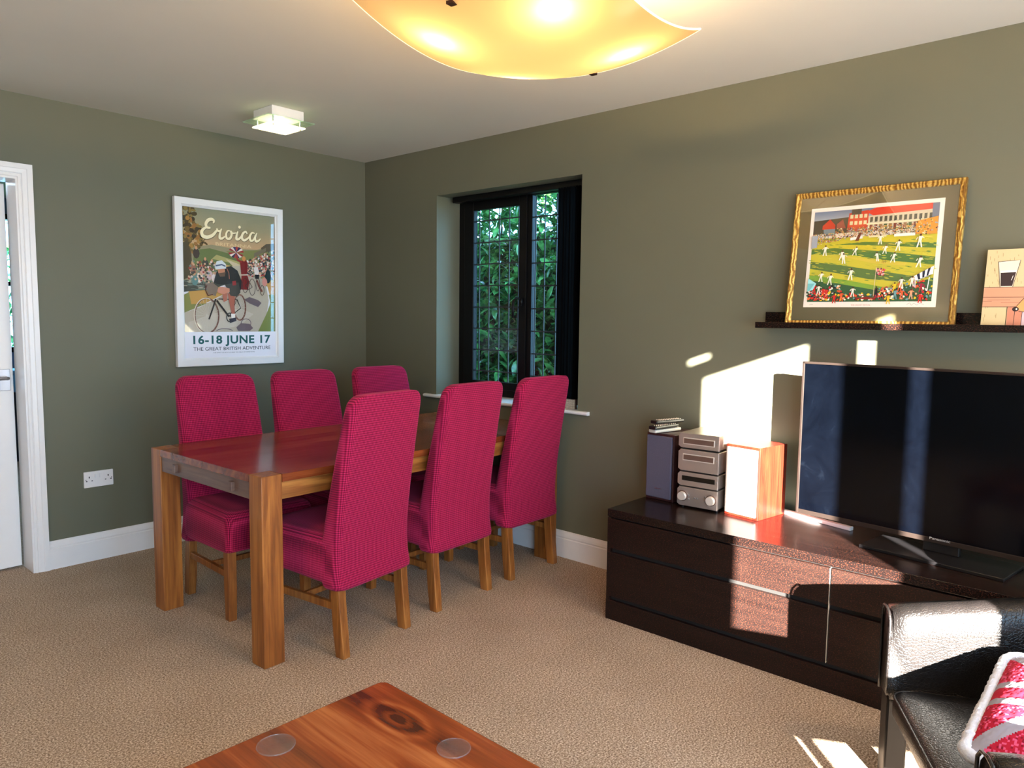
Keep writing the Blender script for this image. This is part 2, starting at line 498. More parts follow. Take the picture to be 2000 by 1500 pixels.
class Art:
    """flat printed picture: coloured pieces laid on a sheet; (u,v) = across, down in metres"""
    def __init__(self, origin, ax_u, ax_v, nrm, step=0.00002):
        self.o, self.u, self.v, self.n = Vector(origin), Vector(ax_u), Vector(ax_v), Vector(nrm)
        self.bm = bmesh.new()
        self.l = self.bm.loops.layers.float_color.new('ink')
        self.k = 1
        self.step = step
    def poly(self, pts, c):
        if len(pts) < 3: return
        vs = [self.bm.verts.new(self.o + self.u * p[0] + self.v * p[1] + self.n * (self.step * self.k)) for p in pts]
        try:
            f = self.bm.faces.new(vs)
        except ValueError:
            return
        for lp in f.loops: lp[self.l] = c
        self.k += 0.25
    def grad(self, x0, x1, y0, y1, stops, n=24):
        """vertical colour blend printed on the sheet; stops = [(v, colour)]"""
        def cc(y):
            for (ya, ca), (yb, cb) in zip(stops, stops[1:]):
                if y <= yb:
                    t = (y - ya) / (yb - ya)
                    return tuple(a_ * (1 - t) + b_ * t for a_, b_ in zip(ca, cb))
            return stops[-1][1]
        for i in range(n):
            a_, b_ = y0 + (y1 - y0) * i / n, y0 + (y1 - y0) * (i + 1) / n
            vs = [self.bm.verts.new(self.o + self.u * p[0] + self.v * p[1] + self.n * (self.step * self.k)) for p in ((x0, a_), (x1, a_), (x1, b_), (x0, b_))]
            f = self.bm.faces.new(vs)
            for lp, y in zip(f.loops, (a_, a_, b_, b_)): lp[self.l] = cc(y)
        self.k += 1
    def ell(self, x, y, rx, ry, c, n=14, rot=0):
        self.poly([(x + rx * math.cos(a_) * math.cos(rot) - ry * math.sin(a_) * math.sin(rot), y + rx * math.cos(a_) * math.sin(rot) + ry * math.sin(a_) * math.cos(rot)) for a_ in [2 * PI * i / n for i in range(n)]], c)
    def line(self, pts, w, c):
        """stroke; w a number or a list of widths"""
        n = len(pts)
        W = w if isinstance(w, (list, tuple)) else [w] * n
        L, Rr = [], []
        for i in range(n):
            a_ = pts[max(0, i - 1)]; b_ = pts[min(n - 1, i + 1)]
            dx, dy = b_[0] - a_[0], b_[1] - a_[1]
            d = math.hypot(dx, dy) or 1
            nx, ny = -dy / d * W[i] / 2, dx / d * W[i] / 2
            L.append((pts[i][0] + nx, pts[i][1] + ny)); Rr.append((pts[i][0] - nx, pts[i][1] - ny))
        for i in range(n - 1):
            self.poly([L[i], L[i + 1], Rr[i + 1], Rr[i]], c)
    def ring(self, x, y, rx, ry, w, c, n=28, a0=0, a1=360):
        self.line([(x + rx * math.cos(R(a0 + (a1 - a0) * i / n)), y + ry * math.sin(R(a0 + (a1 - a0) * i / n))) for i in range(n + 1)], w, c)
    def text(self, s, x, y, h, c, width=None, bold=0.0, space=1.0):
        """y = baseline; h = capital height"""
        cu = bpy.data.curves.new('lettering', 'FONT')
        cu.body = s; cu.size = 1.0; cu.offset = bold; cu.space_character = space
        cu.resolution_u = 3
        o = bpy.data.objects.new('lettering', cu)
        COL.objects.link(o)
        bpy.context.view_layer.update()
        me = bpy.data.meshes.new_from_object(o.evaluated_get(bpy.context.evaluated_depsgraph_get()))
        xs = [v.co.x for v in me.vertices]; ys = [v.co.y for v in me.vertices]
        if xs:
            x0_, x1_ = min(xs), max(xs)
            sy = h / 0.70
            sx = (width / (x1_ - x0_)) if width else sy
            for p in me.polygons:
                self.poly([(x + (me.vertices[i].co.x - x0_) * sx, y - me.vertices[i].co.y * sy) for i in p.vertices], c)
                self.k -= 0.25
            self.k += 1
        bpy.data.objects.remove(o, do_unlink=True)
        bpy.data.meshes.remove(me)
        bpy.data.curves.remove(cu)
    def done(self, name, parent, mat=None):
        me = bpy.data.meshes.new(name)
        self.bm.normal_update()
        for f in self.bm.faces:
            if f.normal.dot(self.n) < 0: f.normal_flip()
        self.bm.to_mesh(me); self.bm.free()
        me.materials.append(mat or M['ink'])
        return link(bpy.data.objects.new(name, me), parent)

def bez(p, n=10):
    """catmull-rom through points"""
    out = []
    for i in range(len(p) - 1):
        p0 = p[max(0, i - 1)]; p1 = p[i]; p2 = p[i + 1]; p3 = p[min(len(p) - 1, i + 2)]
        for k in range(n):
            t = k / n
            out.append(tuple(0.5 * ((2 * b_) + (-a_ + c_) * t + (2 * a_ - 5 * b_ + 4 * c_ - d_) * t * t + (-a_ + 3 * b_ - 3 * c_ + d_) * t ** 3) for a_, b_, c_, d_ in zip(p0, p1, p2, p3)))
    out.append(tuple(p[-1]))
    return out

def copy_tree(o, parent=None):
    c_ = o.copy()
    COL.objects.link(c_)
    c_.parent = parent
    for ch in list(o.children):
        copy_tree(ch, c_)
    return c_

def struct(name, bm, mat, parent=None, **kw):
    o = obj(name, bm, mat, parent, **kw)
    if parent is None: o['kind'] = 'structure'
    return o

# ================================================================== room shell
H = 2.40
XL, YR = -5.4, -5.3          # far side wall, wall behind the camera
struct('floor', boxes((XL - .15, 0.15, YR - .15, 4.2, -0.12, 0)), M['carpet'])
struct('ceiling', boxes((XL - .15, 0.33, YR - .15, 4.2, H, H + .2)), M['ceiling'])
DX0, DX1 = -2.90, -2.109      # door opening
struct('wall_left', boxes((XL - .15, DX0, 0, .14, 0, H), (DX1, 0, 0, .14, 0, H), (DX0, DX1, 0, .14, 2.0, H)), M['wall'])
WY0, WY1, WZ0, WZ1 = -1.884, -0.742, 0.835, 2.10
struct('wall_right', boxes((0, .33, WY1, .14, 0, H), (0, .33, YR, WY0, 0, H), (0, .33, WY0, WY1, 0, WZ0 - .02), (0, .33, WY0, WY1, WZ1, H)), M['wall'])
PX0, PX1 = -2.793, -0.40
struct('wall_rear', boxes((XL - .15, PX0 - .16, YR - .15, YR, 0, H), (PX0 - .16, PX0, YR - .02, YR, 0, H), (PX1, .33, YR - .15, YR, 0, H), (PX0 - .16, PX1, YR - .02, YR, 2.055, 2.143), (PX0 - .16, PX1, YR - .02, YR, 2.166, H), (PX0 - .16, -2.770, YR - .02, YR, 2.143, 2.166), (-2.650, PX1, YR - .02, YR, 2.143, 2.166), (PX0 - .16, PX1, YR - .15, YR - .02, 2.32, H)), M['wall'])  # header slot shaped to cast one small sun blob on the right wall
struct('wall_side', boxes((XL - .15, XL, YR, .0, 0, H)), M['wall'])

# skirting with a moulded top
def skirting(name, p0, p1, nrm):
    prof = [(0, 0), (0.017, 0), (0.017, 0.105), (0.013, 0.110), (0.015, 0.118), (0.012, 0.130), (0.006, 0.142), (0.004, 0.148), (0, 0.148)]
    bm = bmesh.new()
    p0, p1, nrm = Vector(p0), Vector(p1), Vector(nrm)
    loft(bm, [[p + nrm * a_ + Vector((0, 0, 1)) * z for a_, z in prof] for p in (p0, p1)])
    return struct(name, bm, M['white'])
skirting('baseboard_left', (-2.04, 0, 0), (0, 0, 0), (0, -1, 0))
skirting('baseboard_right', (0, 0, 0), (0, YR, 0), (-1, 0, 0))

# door casing and door
cas = thing('trim_1', None, None, kind='structure')
def casing_bm():
    bm = bmesh.new()
    x0 = DX1 + 0.006
    w = 0.066
    prof = [(0, 0), (0, 0.012), (0.004, 0.016), (0.014, 0.016), (0.017, 0.013), (0.022, 0.018), (0.040, 0.020), (0.043, 0.023), (w, 0.023), (w, 0)]
    path = [((x0, 0.0), (1, 0)), ((x0, 2.0 - .006), (1, 1)), ((DX0 - .006, 2.0 - .006), (-1, 1)), ((DX0 - .006, 0), (-1, 0))]
    loft(bm, [[Vector((px + a_ * nx, -d_, pz + a_ * nz)) for a_, d_ in prof] for (px, pz), (nx, nz) in path])
    return bm
obj('casing', casing_bm(), M['white'], cas)
obj('jamb', boxes((DX1 - .001, DX1 + .02, -.012, .15, 0, 2.0), (DX0 - .02, DX0, -.012, .15, 0, 2.0), (DX0, DX1, -.012, .15, 1.985, 2.0)), M['white'], cas)
door = thing('door_1', None, None, (DX0 + .016, 0.145, 0), R(2.3), kind='structure')
obj('door_panel', boxes((0, 0.762, -0.038, 0.0, 0.012, 1.975)), M['white'], door, bevel=0.003)
hnd = obj('door_handle', boxes((0.702, 0.748, -0.043, -0.038, 0.935, 1.045)), M['chrome'], door, bevel=0.002)
bm = bmesh.new()
cyl(bm, (0.725, -0.043, 1.0), (0.725, -0.085, 1.0), 0.009)
tube(bm, [(0.725, -0.082, 1.0), (0.712, -0.086, 1.001), (0.66, -0.086, 0.999), (0.61, -0.084, 0.996)], 0.009, 12)
obj('lever', bm, M['chrome'], hnd, smooth=True)

# room seen through the gap of the door
struct('wall_hall', boxes((XL - .15, -1.9, 4.0, 4.15, 0, H), (-.75, .3, 4.0, 4.15, 0, H), (-1.9, -.75, 4.0, 4.15, 0, 0.95), (-1.9, -.75, 4.0, 4.15, 2.25, H), (XL - .15, XL, .14, 4.0, 0, H), (.15, .33, .14, 4.0, 0, H)), plain('hall_paint', rgb(120, 140, 170), 0.7))
w3 = thing('window_3', None, None, kind='structure')
obj('window_frame', boxes((-1.9, -1.85, 3.97, 4.1, .95, 2.25), (-.8, -.75, 3.97, 4.1, .95, 2.25), (-1.85, -.8, 3.97, 4.1, .95, 1.0), (-1.85, -.8, 3.97, 4.1, 2.2, 2.25), (-1.35, -1.3, 3.98, 4.08, 1.0, 2.2), (-1.85, -.8, 4.0, 4.06, 1.58, 1.62)), M['black'], w3)
hc = thing('hall_cabinet', 'dark blue low cabinet in the room beyond the ajar door', 'cabinet', (-1.35, 3.6, 0))
obj('body', boxes((-.6, .5, -.25, .3, 0, .62)), plain('navy_cabinet', rgb(20, 26, 40), .5), hc, bevel=.004)
hb = thing('storage_box', 'pale blue storage box on the cabinet beyond the ajar door', 'box', (-1.40, 3.55, .62))
obj('body', boxes((-.2, .2, -.15, .15, 0, .16)), plain('pale_blue_plastic', rgb(120, 190, 235), .4), hb, bevel=.01)
obj('lid', boxes((-.21, .21, -.16, .16, .165, .195)), plain('pale_blue_lid', rgb(150, 205, 240), .4), hb, bevel=.006)

# ================================================================== window in the right wall
win = thing('window_1', None, None, kind='structure')
X0, X1 = 0.20, 0.228
GL = (-1.275, -0.883, 0.925, 2.017)    # opening casement glass
GR = (-1.800, -1.368, 0.905, 2.062)    # fixed glass
fr = boxes((X0, X1 + .012, -0.79, WY1, WZ0, WZ1), (X0, X1 + .012, WY0, -1.80, WZ0, WZ1), (X0, X1 + .012, -1.80, -0.79, WZ0, 0.885), (X0, X1 + .012, -1.80, -0.79, 2.07, WZ1),
           (X0, X1 + .012, -1.368, -1.318, .885, 2.07))
obj('window_frame', fr, M['black'], win, bevel=0.003)
cs = obj('casement', boxes((X0 - .012, X1, -0.883, -0.800, .880, 2.072), (X0 - .012, X1, -1.335, -1.275, .880, 2.072), (X0 - .012, X1, -1.275, -.883, .880, .928), (X0 - .012, X1, -1.275, -.883, 2.017, 2.072)), M['black'], win, bevel=0.004)
bm = bmesh.new()
box(bm, X0 - .03, X0 - .012, -1.318, -1.298, 1.41, 1.455)
tube(bm, [(X0 - .03, -1.305, 1.45), (X0 - .05, -1.295, 1.457), (X0 - .055, -1.275, 1.44), (X0 - .055, -1.270, 1.39), (X0 - .055, -1.272, 1.335)], 0.008, 10)
obj('window_handle', bm, M['black'], cs, smooth=True)
def leaded(name, g, cols, rows, x):
    y0, y1, z0, z1 = g
    obj('window_pane', boxes((x - .002, x + .002, y0, y1, z0, z1)), M['pane'], win)
    bm = bmesh.new()
    for y in cols: box(bm, x - .003, x + .003, y - .003, y + .003, z0, z1)
    for z in rows: box(bm, x - .0035, x + .0035, y0, y1, z - .0035, z + .0035)
    obj('leading', bm, M['lead'], win)
leaded('l', GL, [-0.912, -0.998, -1.087, -1.170, -1.248], [1.95 - .137 * k for k in range(8)], 0.218)
leaded('r', GR, [-1.385, -1.455, -1.545, -1.635, -1.725], [1.94 - .137 * k for k in range(8)], 0.218)
# sill board, bull nosed, running past the reveal on both sides
bm = bmesh.new()
prof = [(0.205, .815), (0.205, .835)] + [(-0.018 - .010 * math.sin(R(a_)), .825 + .010 * math.cos(R(a_))) for a_ in range(0, 181, 20)]
loft(bm, [[Vector((px if y is None else px, yy, pz)) for px, pz in prof] for yy, y in ((WY0 + .001, None), (WY1 - .001, None))])
prof2 = [(0.0, .815), (0.0, .835)] + prof[2:]
loft(bm, [[Vector((px, yy, pz)) for px, pz in prof2] for yy in (-1.965, WY0 + .001)])
loft(bm, [[Vector((px, yy, pz)) for px, pz in prof2] for yy in (WY1 - .001, -0.642)])
obj('window_sill', bm, M['white'], win)

# vertical blind, drawn to the right side
vb = thing('vertical_blind', 'black vertical blind drawn to the right side of the leaded window', 'blind', (0.12, -1.84, 0))
bm = boxes((-.025, .025, -.038, 1.055, 2.062, 2.097))
obj('head_rail', bm, M['black'], vb, bevel=.004)
for k in range(15):
    y = -0.03 + k * .0142
    bm = bmesh.new()
    pts = [(-.047 + .094 * t, y + .006 * math.sin(PI * t) + .004 * ((k % 3) - 1)) for t in [i / 6 for i in range(7)]]
    loft(bm, [[Vector((px, py, z)) for px, py in pts] + [Vector((px, py + .0012, z)) for px, py in pts[::-1]] for z in (.885, 2.062)])
    obj('vane', bm, M['blind'], vb)
# small woven chain heap under the blind
wv = thing('woven_band', 'small cream and brown woven band on the sill under the black blind', 'ornament', (0.035, -1.80, .835))
bm = bmesh.new()
for i in range(9):
    for j in range(4):
        cx, cz = (i - 4) * .0085, .007 + j * .0125
        tube(bm, [(0.004 * math.cos(a_) + .0, cx + .005 * math.cos(a_), cz + .007 * math.sin(a_)) for a_ in [2 * PI * q / 8 for q in range(8)]], .0022, 5, True)
obj('braid', bm, plain('woven_cream', rgb(206, 190, 168), .7, noise=.3, nscale=200), wv, smooth=True)
obj('backing', boxes((.006, .016, -.04, .04, 0, .052)), plain('woven_brown', rgb(70, 50, 42), .8), wv)

# ================================================================== patio window behind the camera
w2 = thing('window_2', None, None, kind='structure')
obj('window_frame', boxes((-2.195, -2.005, YR - .03, YR - .001, 0, 2.055), (-1.925, -1.80, YR - .03, YR - .001, 0, 2.055), (PX1 - .06, PX1, YR - .10, YR - .02, 0, 2.055), (PX0, PX1, YR - .10, YR - .02, -.02, .03)), M['black'], w2)  # unseen bars placed to split the sun into strips
obj('window_pane', boxes((PX0, -2.195, YR - .07, YR - .066, .0, 2.055)), M['pane'], w2)
rb = thing('sun_block_blind', 'pale blind added out of view to block sun through the patio window', 'blind', (-1.16, YR + .006, 0))
obj('cloth', boxes((-.72, .70, -.004, .004, .0, 2.10)), plain('sun_block_cloth', rgb(200, 205, 212), .8), rb)  # unseen sheet added so no sun enters through this half
w4 = thing('added_window_4', None, None, kind='structure')  # unseen window added to house the side lamp, no opening behind it
obj('window_frame', boxes((-4.50, -4.44, YR, YR + .03, .10, 2.10), (-3.06, -3.00, YR, YR + .03, .10, 2.10), (-4.44, -3.06, YR, YR + .03, .10, .15), (-4.44, -3.06, YR, YR + .03, 2.05, 2.10)), M['white'], w4)
obj('blind_cloth', boxes((-4.44, -3.06, YR + .005, YR + .012, .15, 2.05)), plain('pale_shade_cloth', rgb(200, 205, 212), .8), w4)
cu = thing('sun_trim_strips', 'dark strips added out of view to trim the sun in the patio window', 'blind', (-2.735, YR - .015, 0))
obj('cloth', boxes((-.058, .050, -.004, .004, 1.40, 2.055)), M['blind'], cu)  # added to trim the left edge of the sun patch
obj('low_sun_block', boxes((-.02, .042, -.004, .004, 0, .72)), M['blind'], cu)  # added low strip that leaves a dark gap in the floor sun

# ================================================================== dining table
TAB = (-0.945, -1.335, 0)
TL, TW, TH = 1.82, 0.915, 0.738
th = R(1.4)
tab = thing('dining_table', 'dark oak dining table with chunky square legs', 'table', TAB, th)
lg = 0.088
obj('tabletop', boxes((-TL / 2 + lg + .001, TL / 2 - lg - .001, -TW / 2, TW / 2, TH - .030, TH), (-TL / 2 + .001, -TL / 2 + lg + .001, -TW / 2 + lg + .001, TW / 2 - lg - .001, TH - .030, TH), (TL / 2 - lg - .001, TL / 2 - .001, -TW / 2 + lg + .001, TW / 2 - lg - .001, TH - .030, TH)), M['tabwood'], tab)
for sx in (-1, 1):
    for sy in (-1, 1):
        x0 = -TL / 2 if sx < 0 else TL / 2 - lg
        y0 = -TW / 2 if sy < 0 else TW / 2 - lg
        obj('leg', boxes((x0, x0 + lg, y0, y0 + lg, 0, TH)), M['tableg'], tab, bevel=.003)
for sy in (-1, 1):
    y0 = -TW / 2 + .006 if sy < 0 else TW / 2 - .031
    obj('side_apron', boxes((-TL / 2 + lg, TL / 2 - lg, y0, y0 + .025, .640, TH - .031)), M['tabapron'], tab, bevel=.002)
for sx in (-1, 1):
    x0 = -TL / 2 + .006 if sx < 0 else TL / 2 - .031
    ap = obj('end_apron', boxes((x0, x0 + .025, -TW / 2 + lg, TW / 2 - lg, .640, TH - .031)), M['tabend'], tab, bevel=.002)
    if sx < 0:
        for py in (-.245, .225):
            obj('tenon', boxes((x0 - .014, x0 + .002, py - .012, py + .012, .655, .692)), M['tabend'], ap, bevel=.002)

# ================================================================== chairs
def bow_back_sections():
    secs = []
    #   z     rear y   thick  half width
    prof = [(.262, -.276, .086, .216), (.285, -.272, .096, .218), (.34, -.262, .098, .212), (.43, -.262, .100, .208), (.52, -.270, .092, .206), (.62, -.284, .082, .205),
            (.74, -.304, .074, .203), (.86, -.326, .068, .200), (.95, -.344, .064, .197), (.985, -.351, .062, .194)]
    for z, ry, t, w in prof:
        secs.append((z, ry, t, w))
    r = .052
    for a_ in (20, 38, 55, 70, 82, 90):
        z = .985 + r * math.sin(R(a_)) * 1.0
        w = .194 - r * (1 - math.cos(R(a_)))
        t = .062 * (1 - .25 * (1 - math.cos(R(a_))))
        secs.append((z, -.351 - .2 * (z - .985) , t, w))
    return secs
def make_chair():
    root = thing('dining_chair', 'x', 'chair')
    bm = bmesh.new()
    rings = []
    for z, ry, t, w in bow_back_sections():
        pts = rrect(2 * w, t, min(.028, t * .42), 5)
        # crown along the top
        rings.append([Vector((px, ry + t / 2 + py + (.012 * (px / w) ** 2 if py > 0 else 0.010 * (px / w) ** 2), z + (.010 * (1 - (px / w) ** 2) if z > .98 else 0))) for px, py in pts])
    loft(bm, rings)
    obj('backrest', bm, M['knit'], root, smooth=True, subd=1)
    bm = bmesh.new()
    rings = []
    def hem(py, z): return z
    for z, w, y0, y1, r in ((.285, .214, -.22, .232, .03), (.30, .217, -.22, .236, .03), (.36, .214, -.22, .236, .032), (.43, .212, -.22, .236, .034), (.462, .208, -.22, .230, .036), (.478, .196, -.21, .216, .04), (.486, .165, -.19, .185, .05), (.489, .10, -.12, .12, .05)):
        pts = rrect(2 * w, y1 - y0, r, 5)
        rings.append([Vector((px, (y0 + y1) / 2 + py, z + (.018 * ((y1 - y0) / 2 + py) / (y1 - y0) if z < .31 else 0))) for px, py in pts])
    loft(bm, rings)
    obj('seat', bm, M['knit_seat'], root, smooth=True, subd=1)
    def leg(x0, w, prof):
        bm = bmesh.new()
        loft(bm, [[Vector((x0 + a_ * w / 2 * k, y + b_ * d / 2, z)) for a_, b_ in ((-1, -1), (1, -1), (1, 1), (-1, 1))] for z, y, d, k in prof])
        return bm
    for sx in (-1, 1):
        obj('leg', leg(sx * .176, .038, [(.32, -.225, .046, 1), (.22, -.229, .048, 1), (.10, -.240, .050, 1), (0, -.252, .046, .95)]), M['legwood'], root, bevel=.003)
        obj('leg', leg(sx * .182, .040, [(.32, .190, .044, 1), (.15, .190, .044, 1), (0, .190, .038, .9)]), M['legwood'], root, bevel=.003)
        obj('stretcher', boxes((sx * .180 - .009, sx * .180 + .009, -.212, .170, .185, .215)), M['legwood'], root, bevel=.002)
    obj('cross_stretcher', boxes((-.172, .172, -.03, -.012, .188, .212)), M['legwood'], root, bevel=.002)
    return root
chair0 = make_chair()
spots = [
    (-1.437, -1.668, 7.5, 'magenta knit covered dining chair with its back to the viewer, nearest the viewer'),
    (-0.853, -1.600, 3, 'middle of the three magenta dining chairs turned with backs to the viewer'),
    (-0.312, -1.580, 1.0, 'magenta dining chair on the near side of the table, closest to the television'),
    (-1.515, -1.105, 178, 'magenta dining chair under the poster at the left end of the far side'),
    (-1.005, -1.095, 180, 'magenta dining chair in the middle of the far side against the green wall'),
    (-0.490, -1.095, 180, 'magenta dining chair on the far side in the corner beside the window'),
]
for i, (x, y, a_, lab) in enumerate(spots):
    o = chair0 if i == 0 else copy_tree(chair0)
    o.location = (x, y, 0)
    o.rotation_euler = (0, 0, R(a_))
    tag(o, lab, 'chair', 'slipcovered chairs around the dining table')

# ================================================================== double socket
so = thing('wall_socket', 'white double plug socket low on the green wall', 'socket', (-1.785, 0, .4435))
obj('faceplate', boxes((-.0735, .0735, -.009, 0, -.0430, .0430)), M['plastic_white'], so, bevel=.003)
for sx in (-1, 1):
    obj('switch', boxes((sx * .012 - .008, sx * .012 + .008, -.013, -.008, .008, .028)), M['plastic_white'], so, bevel=.001)
    cx = sx * .047
    obj('pin_holes', boxes((cx - .0025, cx + .0025, -.0095, -.004, .008, .018), (cx - .017, cx - .010, -.0095, -.004, -.010, -.005), (cx + .010, cx + .017, -.0095, -.004, -.010, -.005)), M['socket_hole'], so)
    obj('screw', boxes((sx * .064 - .002, sx * .064 + .002, -.0097, -.006, -.002, .002)), M['socket_hole'], so)

# ================================================================== poster on the left wall
PXC, PZ0, PZ1, PHW = -1.012, 1.030, 1.998, .340
po = thing('framed_poster', 'white framed cycling poster on the green wall above the dining chairs', 'poster', (PXC, -.001, PZ0))
po.rotation_euler = (R(0.9), 0, 0)      # hangs a touch forward from its cord
PHt = PZ1 - PZ0
def frame_bm(hw, h, prof):
    """mitred frame; prof = (inset, depth) pairs around the section"""
    bm = bmesh.new()
    cs_ = [(-hw, 0, 1, 1), (hw, 0, -1, 1), (hw, h, -1, -1), (-hw, h, 1, -1)]
    rings = [[bm.verts.new(Vector((x + a_ * sx, -d_, z + a_ * sz))) for a_, d_ in prof] for x, z, sx, sz in cs_]
    n = len(prof)
    for k in range(4):
        A, B = rings[k], rings[(k + 1) % 4]
        for i in range(n):
            j = (i + 1) % n
            bm.faces.new((A[i], A[j], B[j], B[i]))
    return bm
obj('frame', frame_bm(PHW, PHt, [(0, .002), (0, .028), (.003, .031), (.037, .031), (.039, .026), (.041, .026), (.043, .021), (.049, .018), (.049, .002)]), M['white'], po)
ix, iz = PHW - .049, PHt - .098
UW, VH = 2 * ix, iz
A = Art((-ix, -.0060, PHt - .049), (1, 0, 0), (0, 0, -1), (0, -1, 0))
def U(u): return u * UW
def V(v): return v * VH
A.poly([(0, 0), (UW, 0), (UW, VH), (0, VH)], rgb(222, 220, 226))
PB = .825
A.grad(0, UW, 0, V(.30), [(0, rgb(136, 138, 116)), (V(.12), rgb(160, 150, 118)), (V(.30), rgb(214, 168, 124))], 20)
def P(pts, c): A.poly([(U(a_), V(b_)) for a_, b_ in pts], c)
# distant hills, fields
P([(0, .27), (.3, .235), (.55, .25), (.8, .245), (1, .20), (1, .5), (0, .5)], rgb(146, 138, 108))
P([(.12, .28), (.28, .26), (.48, .285), (.62, .33), (.7, .40), (.3, .42), (.1, .40)], rgb(100, 114, 66))
P([(.45, .27), (.7, .255), (1, .235), (1, .34), (.6, .33)], rgb(128, 130, 78))
P([(.35, .30), (.6, .34), (.62, .36), (.3, .33)], rgb(170, 160, 100))
P([(.30, .35), (.62, .38), (.58, .41), (.28, .40)], rgb(196, 162, 96))
P([(.45, .325), (.62, .36), (.7, .44), (.64, .44)], rgb(200, 184, 152))
# road
P([(0, .70), (.16, .66), (.45, .56), (.50, .46), (.44, .40), (.52, .37), (.70, .36), (.83, .42), (.9, .50), (.93, .60), (.9, .72), (.82, PB), (0, PB)], rgb(184, 172, 154))
P([(.05, .76), (.3, .70), (.6, .66), (.75, .70), (.6, .78), (.3, PB), (.05, PB)], rgb(196, 186, 170))
# verges
P([(1, .55), (.93, .56), (.95, .62), (.9, .70), (.80, PB), (1, PB)], rgb(128, 138, 76))
P([(.80, .42), (1, .45), (1, .56), (.94, .555), (.9, .47)], rgb(196, 150, 84))
P([(.86, .40), (1, .42), (1, .47), (.9, .45)], rgb(186, 158, 78))
P([(0, .62), (.08, .53), (.25, .51), (.46, .52), (.44, .56), (.2, .64), (0, .69)], rgb(190, 146, 74))
P([(0, .58), (.06, .56), (.08, .64), (.25, .63), (0, .70)], rgb(128, 130, 70))
P([(0, .48), (.3, .49), (.44, .50), (.3, .535), (0, .56)], rgb(66, 68, 62))
rnd = random.Random(3)
for k in range(60):
    A.ell(U(rnd.uniform(.0, .3)), V(rnd.uniform(.48, .54)), U(.03), V(.004), rgb(*rnd.choice([(120, 130, 120), (60, 60, 50), (98, 112, 98), (170, 160, 140)])), 8)
# tree at left
for k in range(230):
    u = rnd.random() ** 1.4 * .24; v = rnd.random() * .34
    lim = .20 + .07 * math.sin(v * 18 - 2.5)
    if u > lim or v > .30 - .5 * abs(u - .1): continue
    A.ell(U(u), V(v), U(rnd.uniform(.012, .035)), V(rnd.uniform(.006, .016)), rgb(*rnd.choice([(84, 68, 38), (112, 92, 44), (70, 58, 34), (168, 124, 60), (134, 112, 56), (58, 48, 30), (150, 104, 52)])), 7, rnd.uniform(0, 3))
P([(0, .24), (.05, .22), (.09, .30), (.10, .45), (0, .48)], rgb(72, 62, 40))
# spectators left
for (u, v, c_) in ((.14, .30, (60, 50, 44)), (.10, .40, (150, 100, 80)), (.20, .41, (206, 160, 150)), (.27, .44, (196, 168, 170)), (.17, .46, (226, 206, 190)), (.33, .46, (222, 210, 206)), (.23, .37, (60, 66, 50)), (.30, .38, (80, 90, 60)), (.12, .48, (90, 130, 128))):
    A.ell(U(u), V(v), U(.035), V(.035), rgb(*c_), 9)
    A.ell(U(u), V(v - .036), U(.013), V(.012), rgb(206, 150, 112), 8)
for k in range(90):
    A.ell(U(rnd.uniform(.06, .36)), V(rnd.uniform(.35, .50)), U(.012), V(.008), rgb(*rnd.choice([(220, 200, 190), (150, 60, 50), (70, 70, 66), (200, 160, 130), (110, 130, 120), (60, 50, 50)])), 6, rnd.uniform(0, 3))
# crowd right
for k in range(420):
    u = rnd.uniform(.66, 1); t = (u - .66) / .34
    v = rnd.uniform(.335 - .10 * t, .43 + .02 * t)
    A.ell(U(u), V(v), U(.010), V(.008), rgb(*rnd.choice([(220, 200, 180), (170, 60, 60), (60, 60, 66), (210, 160, 130), (120, 130, 110), (40, 50, 60), (230, 220, 210), (190, 120, 100)])), 6, rnd.uniform(0, 3))
P([(.84, .23), (.90, .20), (1, .19), (1, .235), (.86, .265)], rgb(96, 84, 66))
P([(.76, .27), (.9, .225), (.9, .25), (.76, .30)], rgb(120, 110, 90))
A.ell(U(.92), V(.43), U(.035), V(.05), rgb(30, 48, 50), 10); A.ell(U(.88), V(.47), U(.03), V(.03), rgb(206, 140, 130), 10)
# waving flag
for k, c_ in enumerate([(150, 50, 50), (226, 210, 200), (50, 50, 92), (170, 60, 54), (40, 42, 80), (230, 216, 206), (160, 52, 50)]):
    a_ = R(200 + k * 22)
    P([(.56, .275), (.56 + .085 * math.cos(a_), .275 + .040 * math.sin(a_)), (.56 + .085 * math.cos(a_ + R(24)), .275 + .040 * math.sin(a_ + R(24)))], rgb(*c_))
    a_ += PI
    P([(.56, .275), (.56 + .085 * math.cos(a_), .275 + .040 * math.sin(a_)), (.56 + .085 * math.cos(a_ + R(24)), .275 + .040 * math.sin(a_ + R(24)))], rgb(*c_))
# woman in red
P([(.60, .335), (.665, .32), (.69, .345), (.68, .42), (.70, .47), (.69, .53), (.60, .53), (.615, .44)], rgb(122, 34, 34))
A.ell(U(.645), V(.315), U(.020), V(.018), rgb(206, 140, 80))
A.line([(U(.62), V(.34)), (U(.575), V(.325)), (U(.56), V(.29))], U(.022), rgb(150, 50, 44))
P([(.60, .425), (.69, .42), (.69, .428), (.60, .433)], rgb(210, 190, 170))
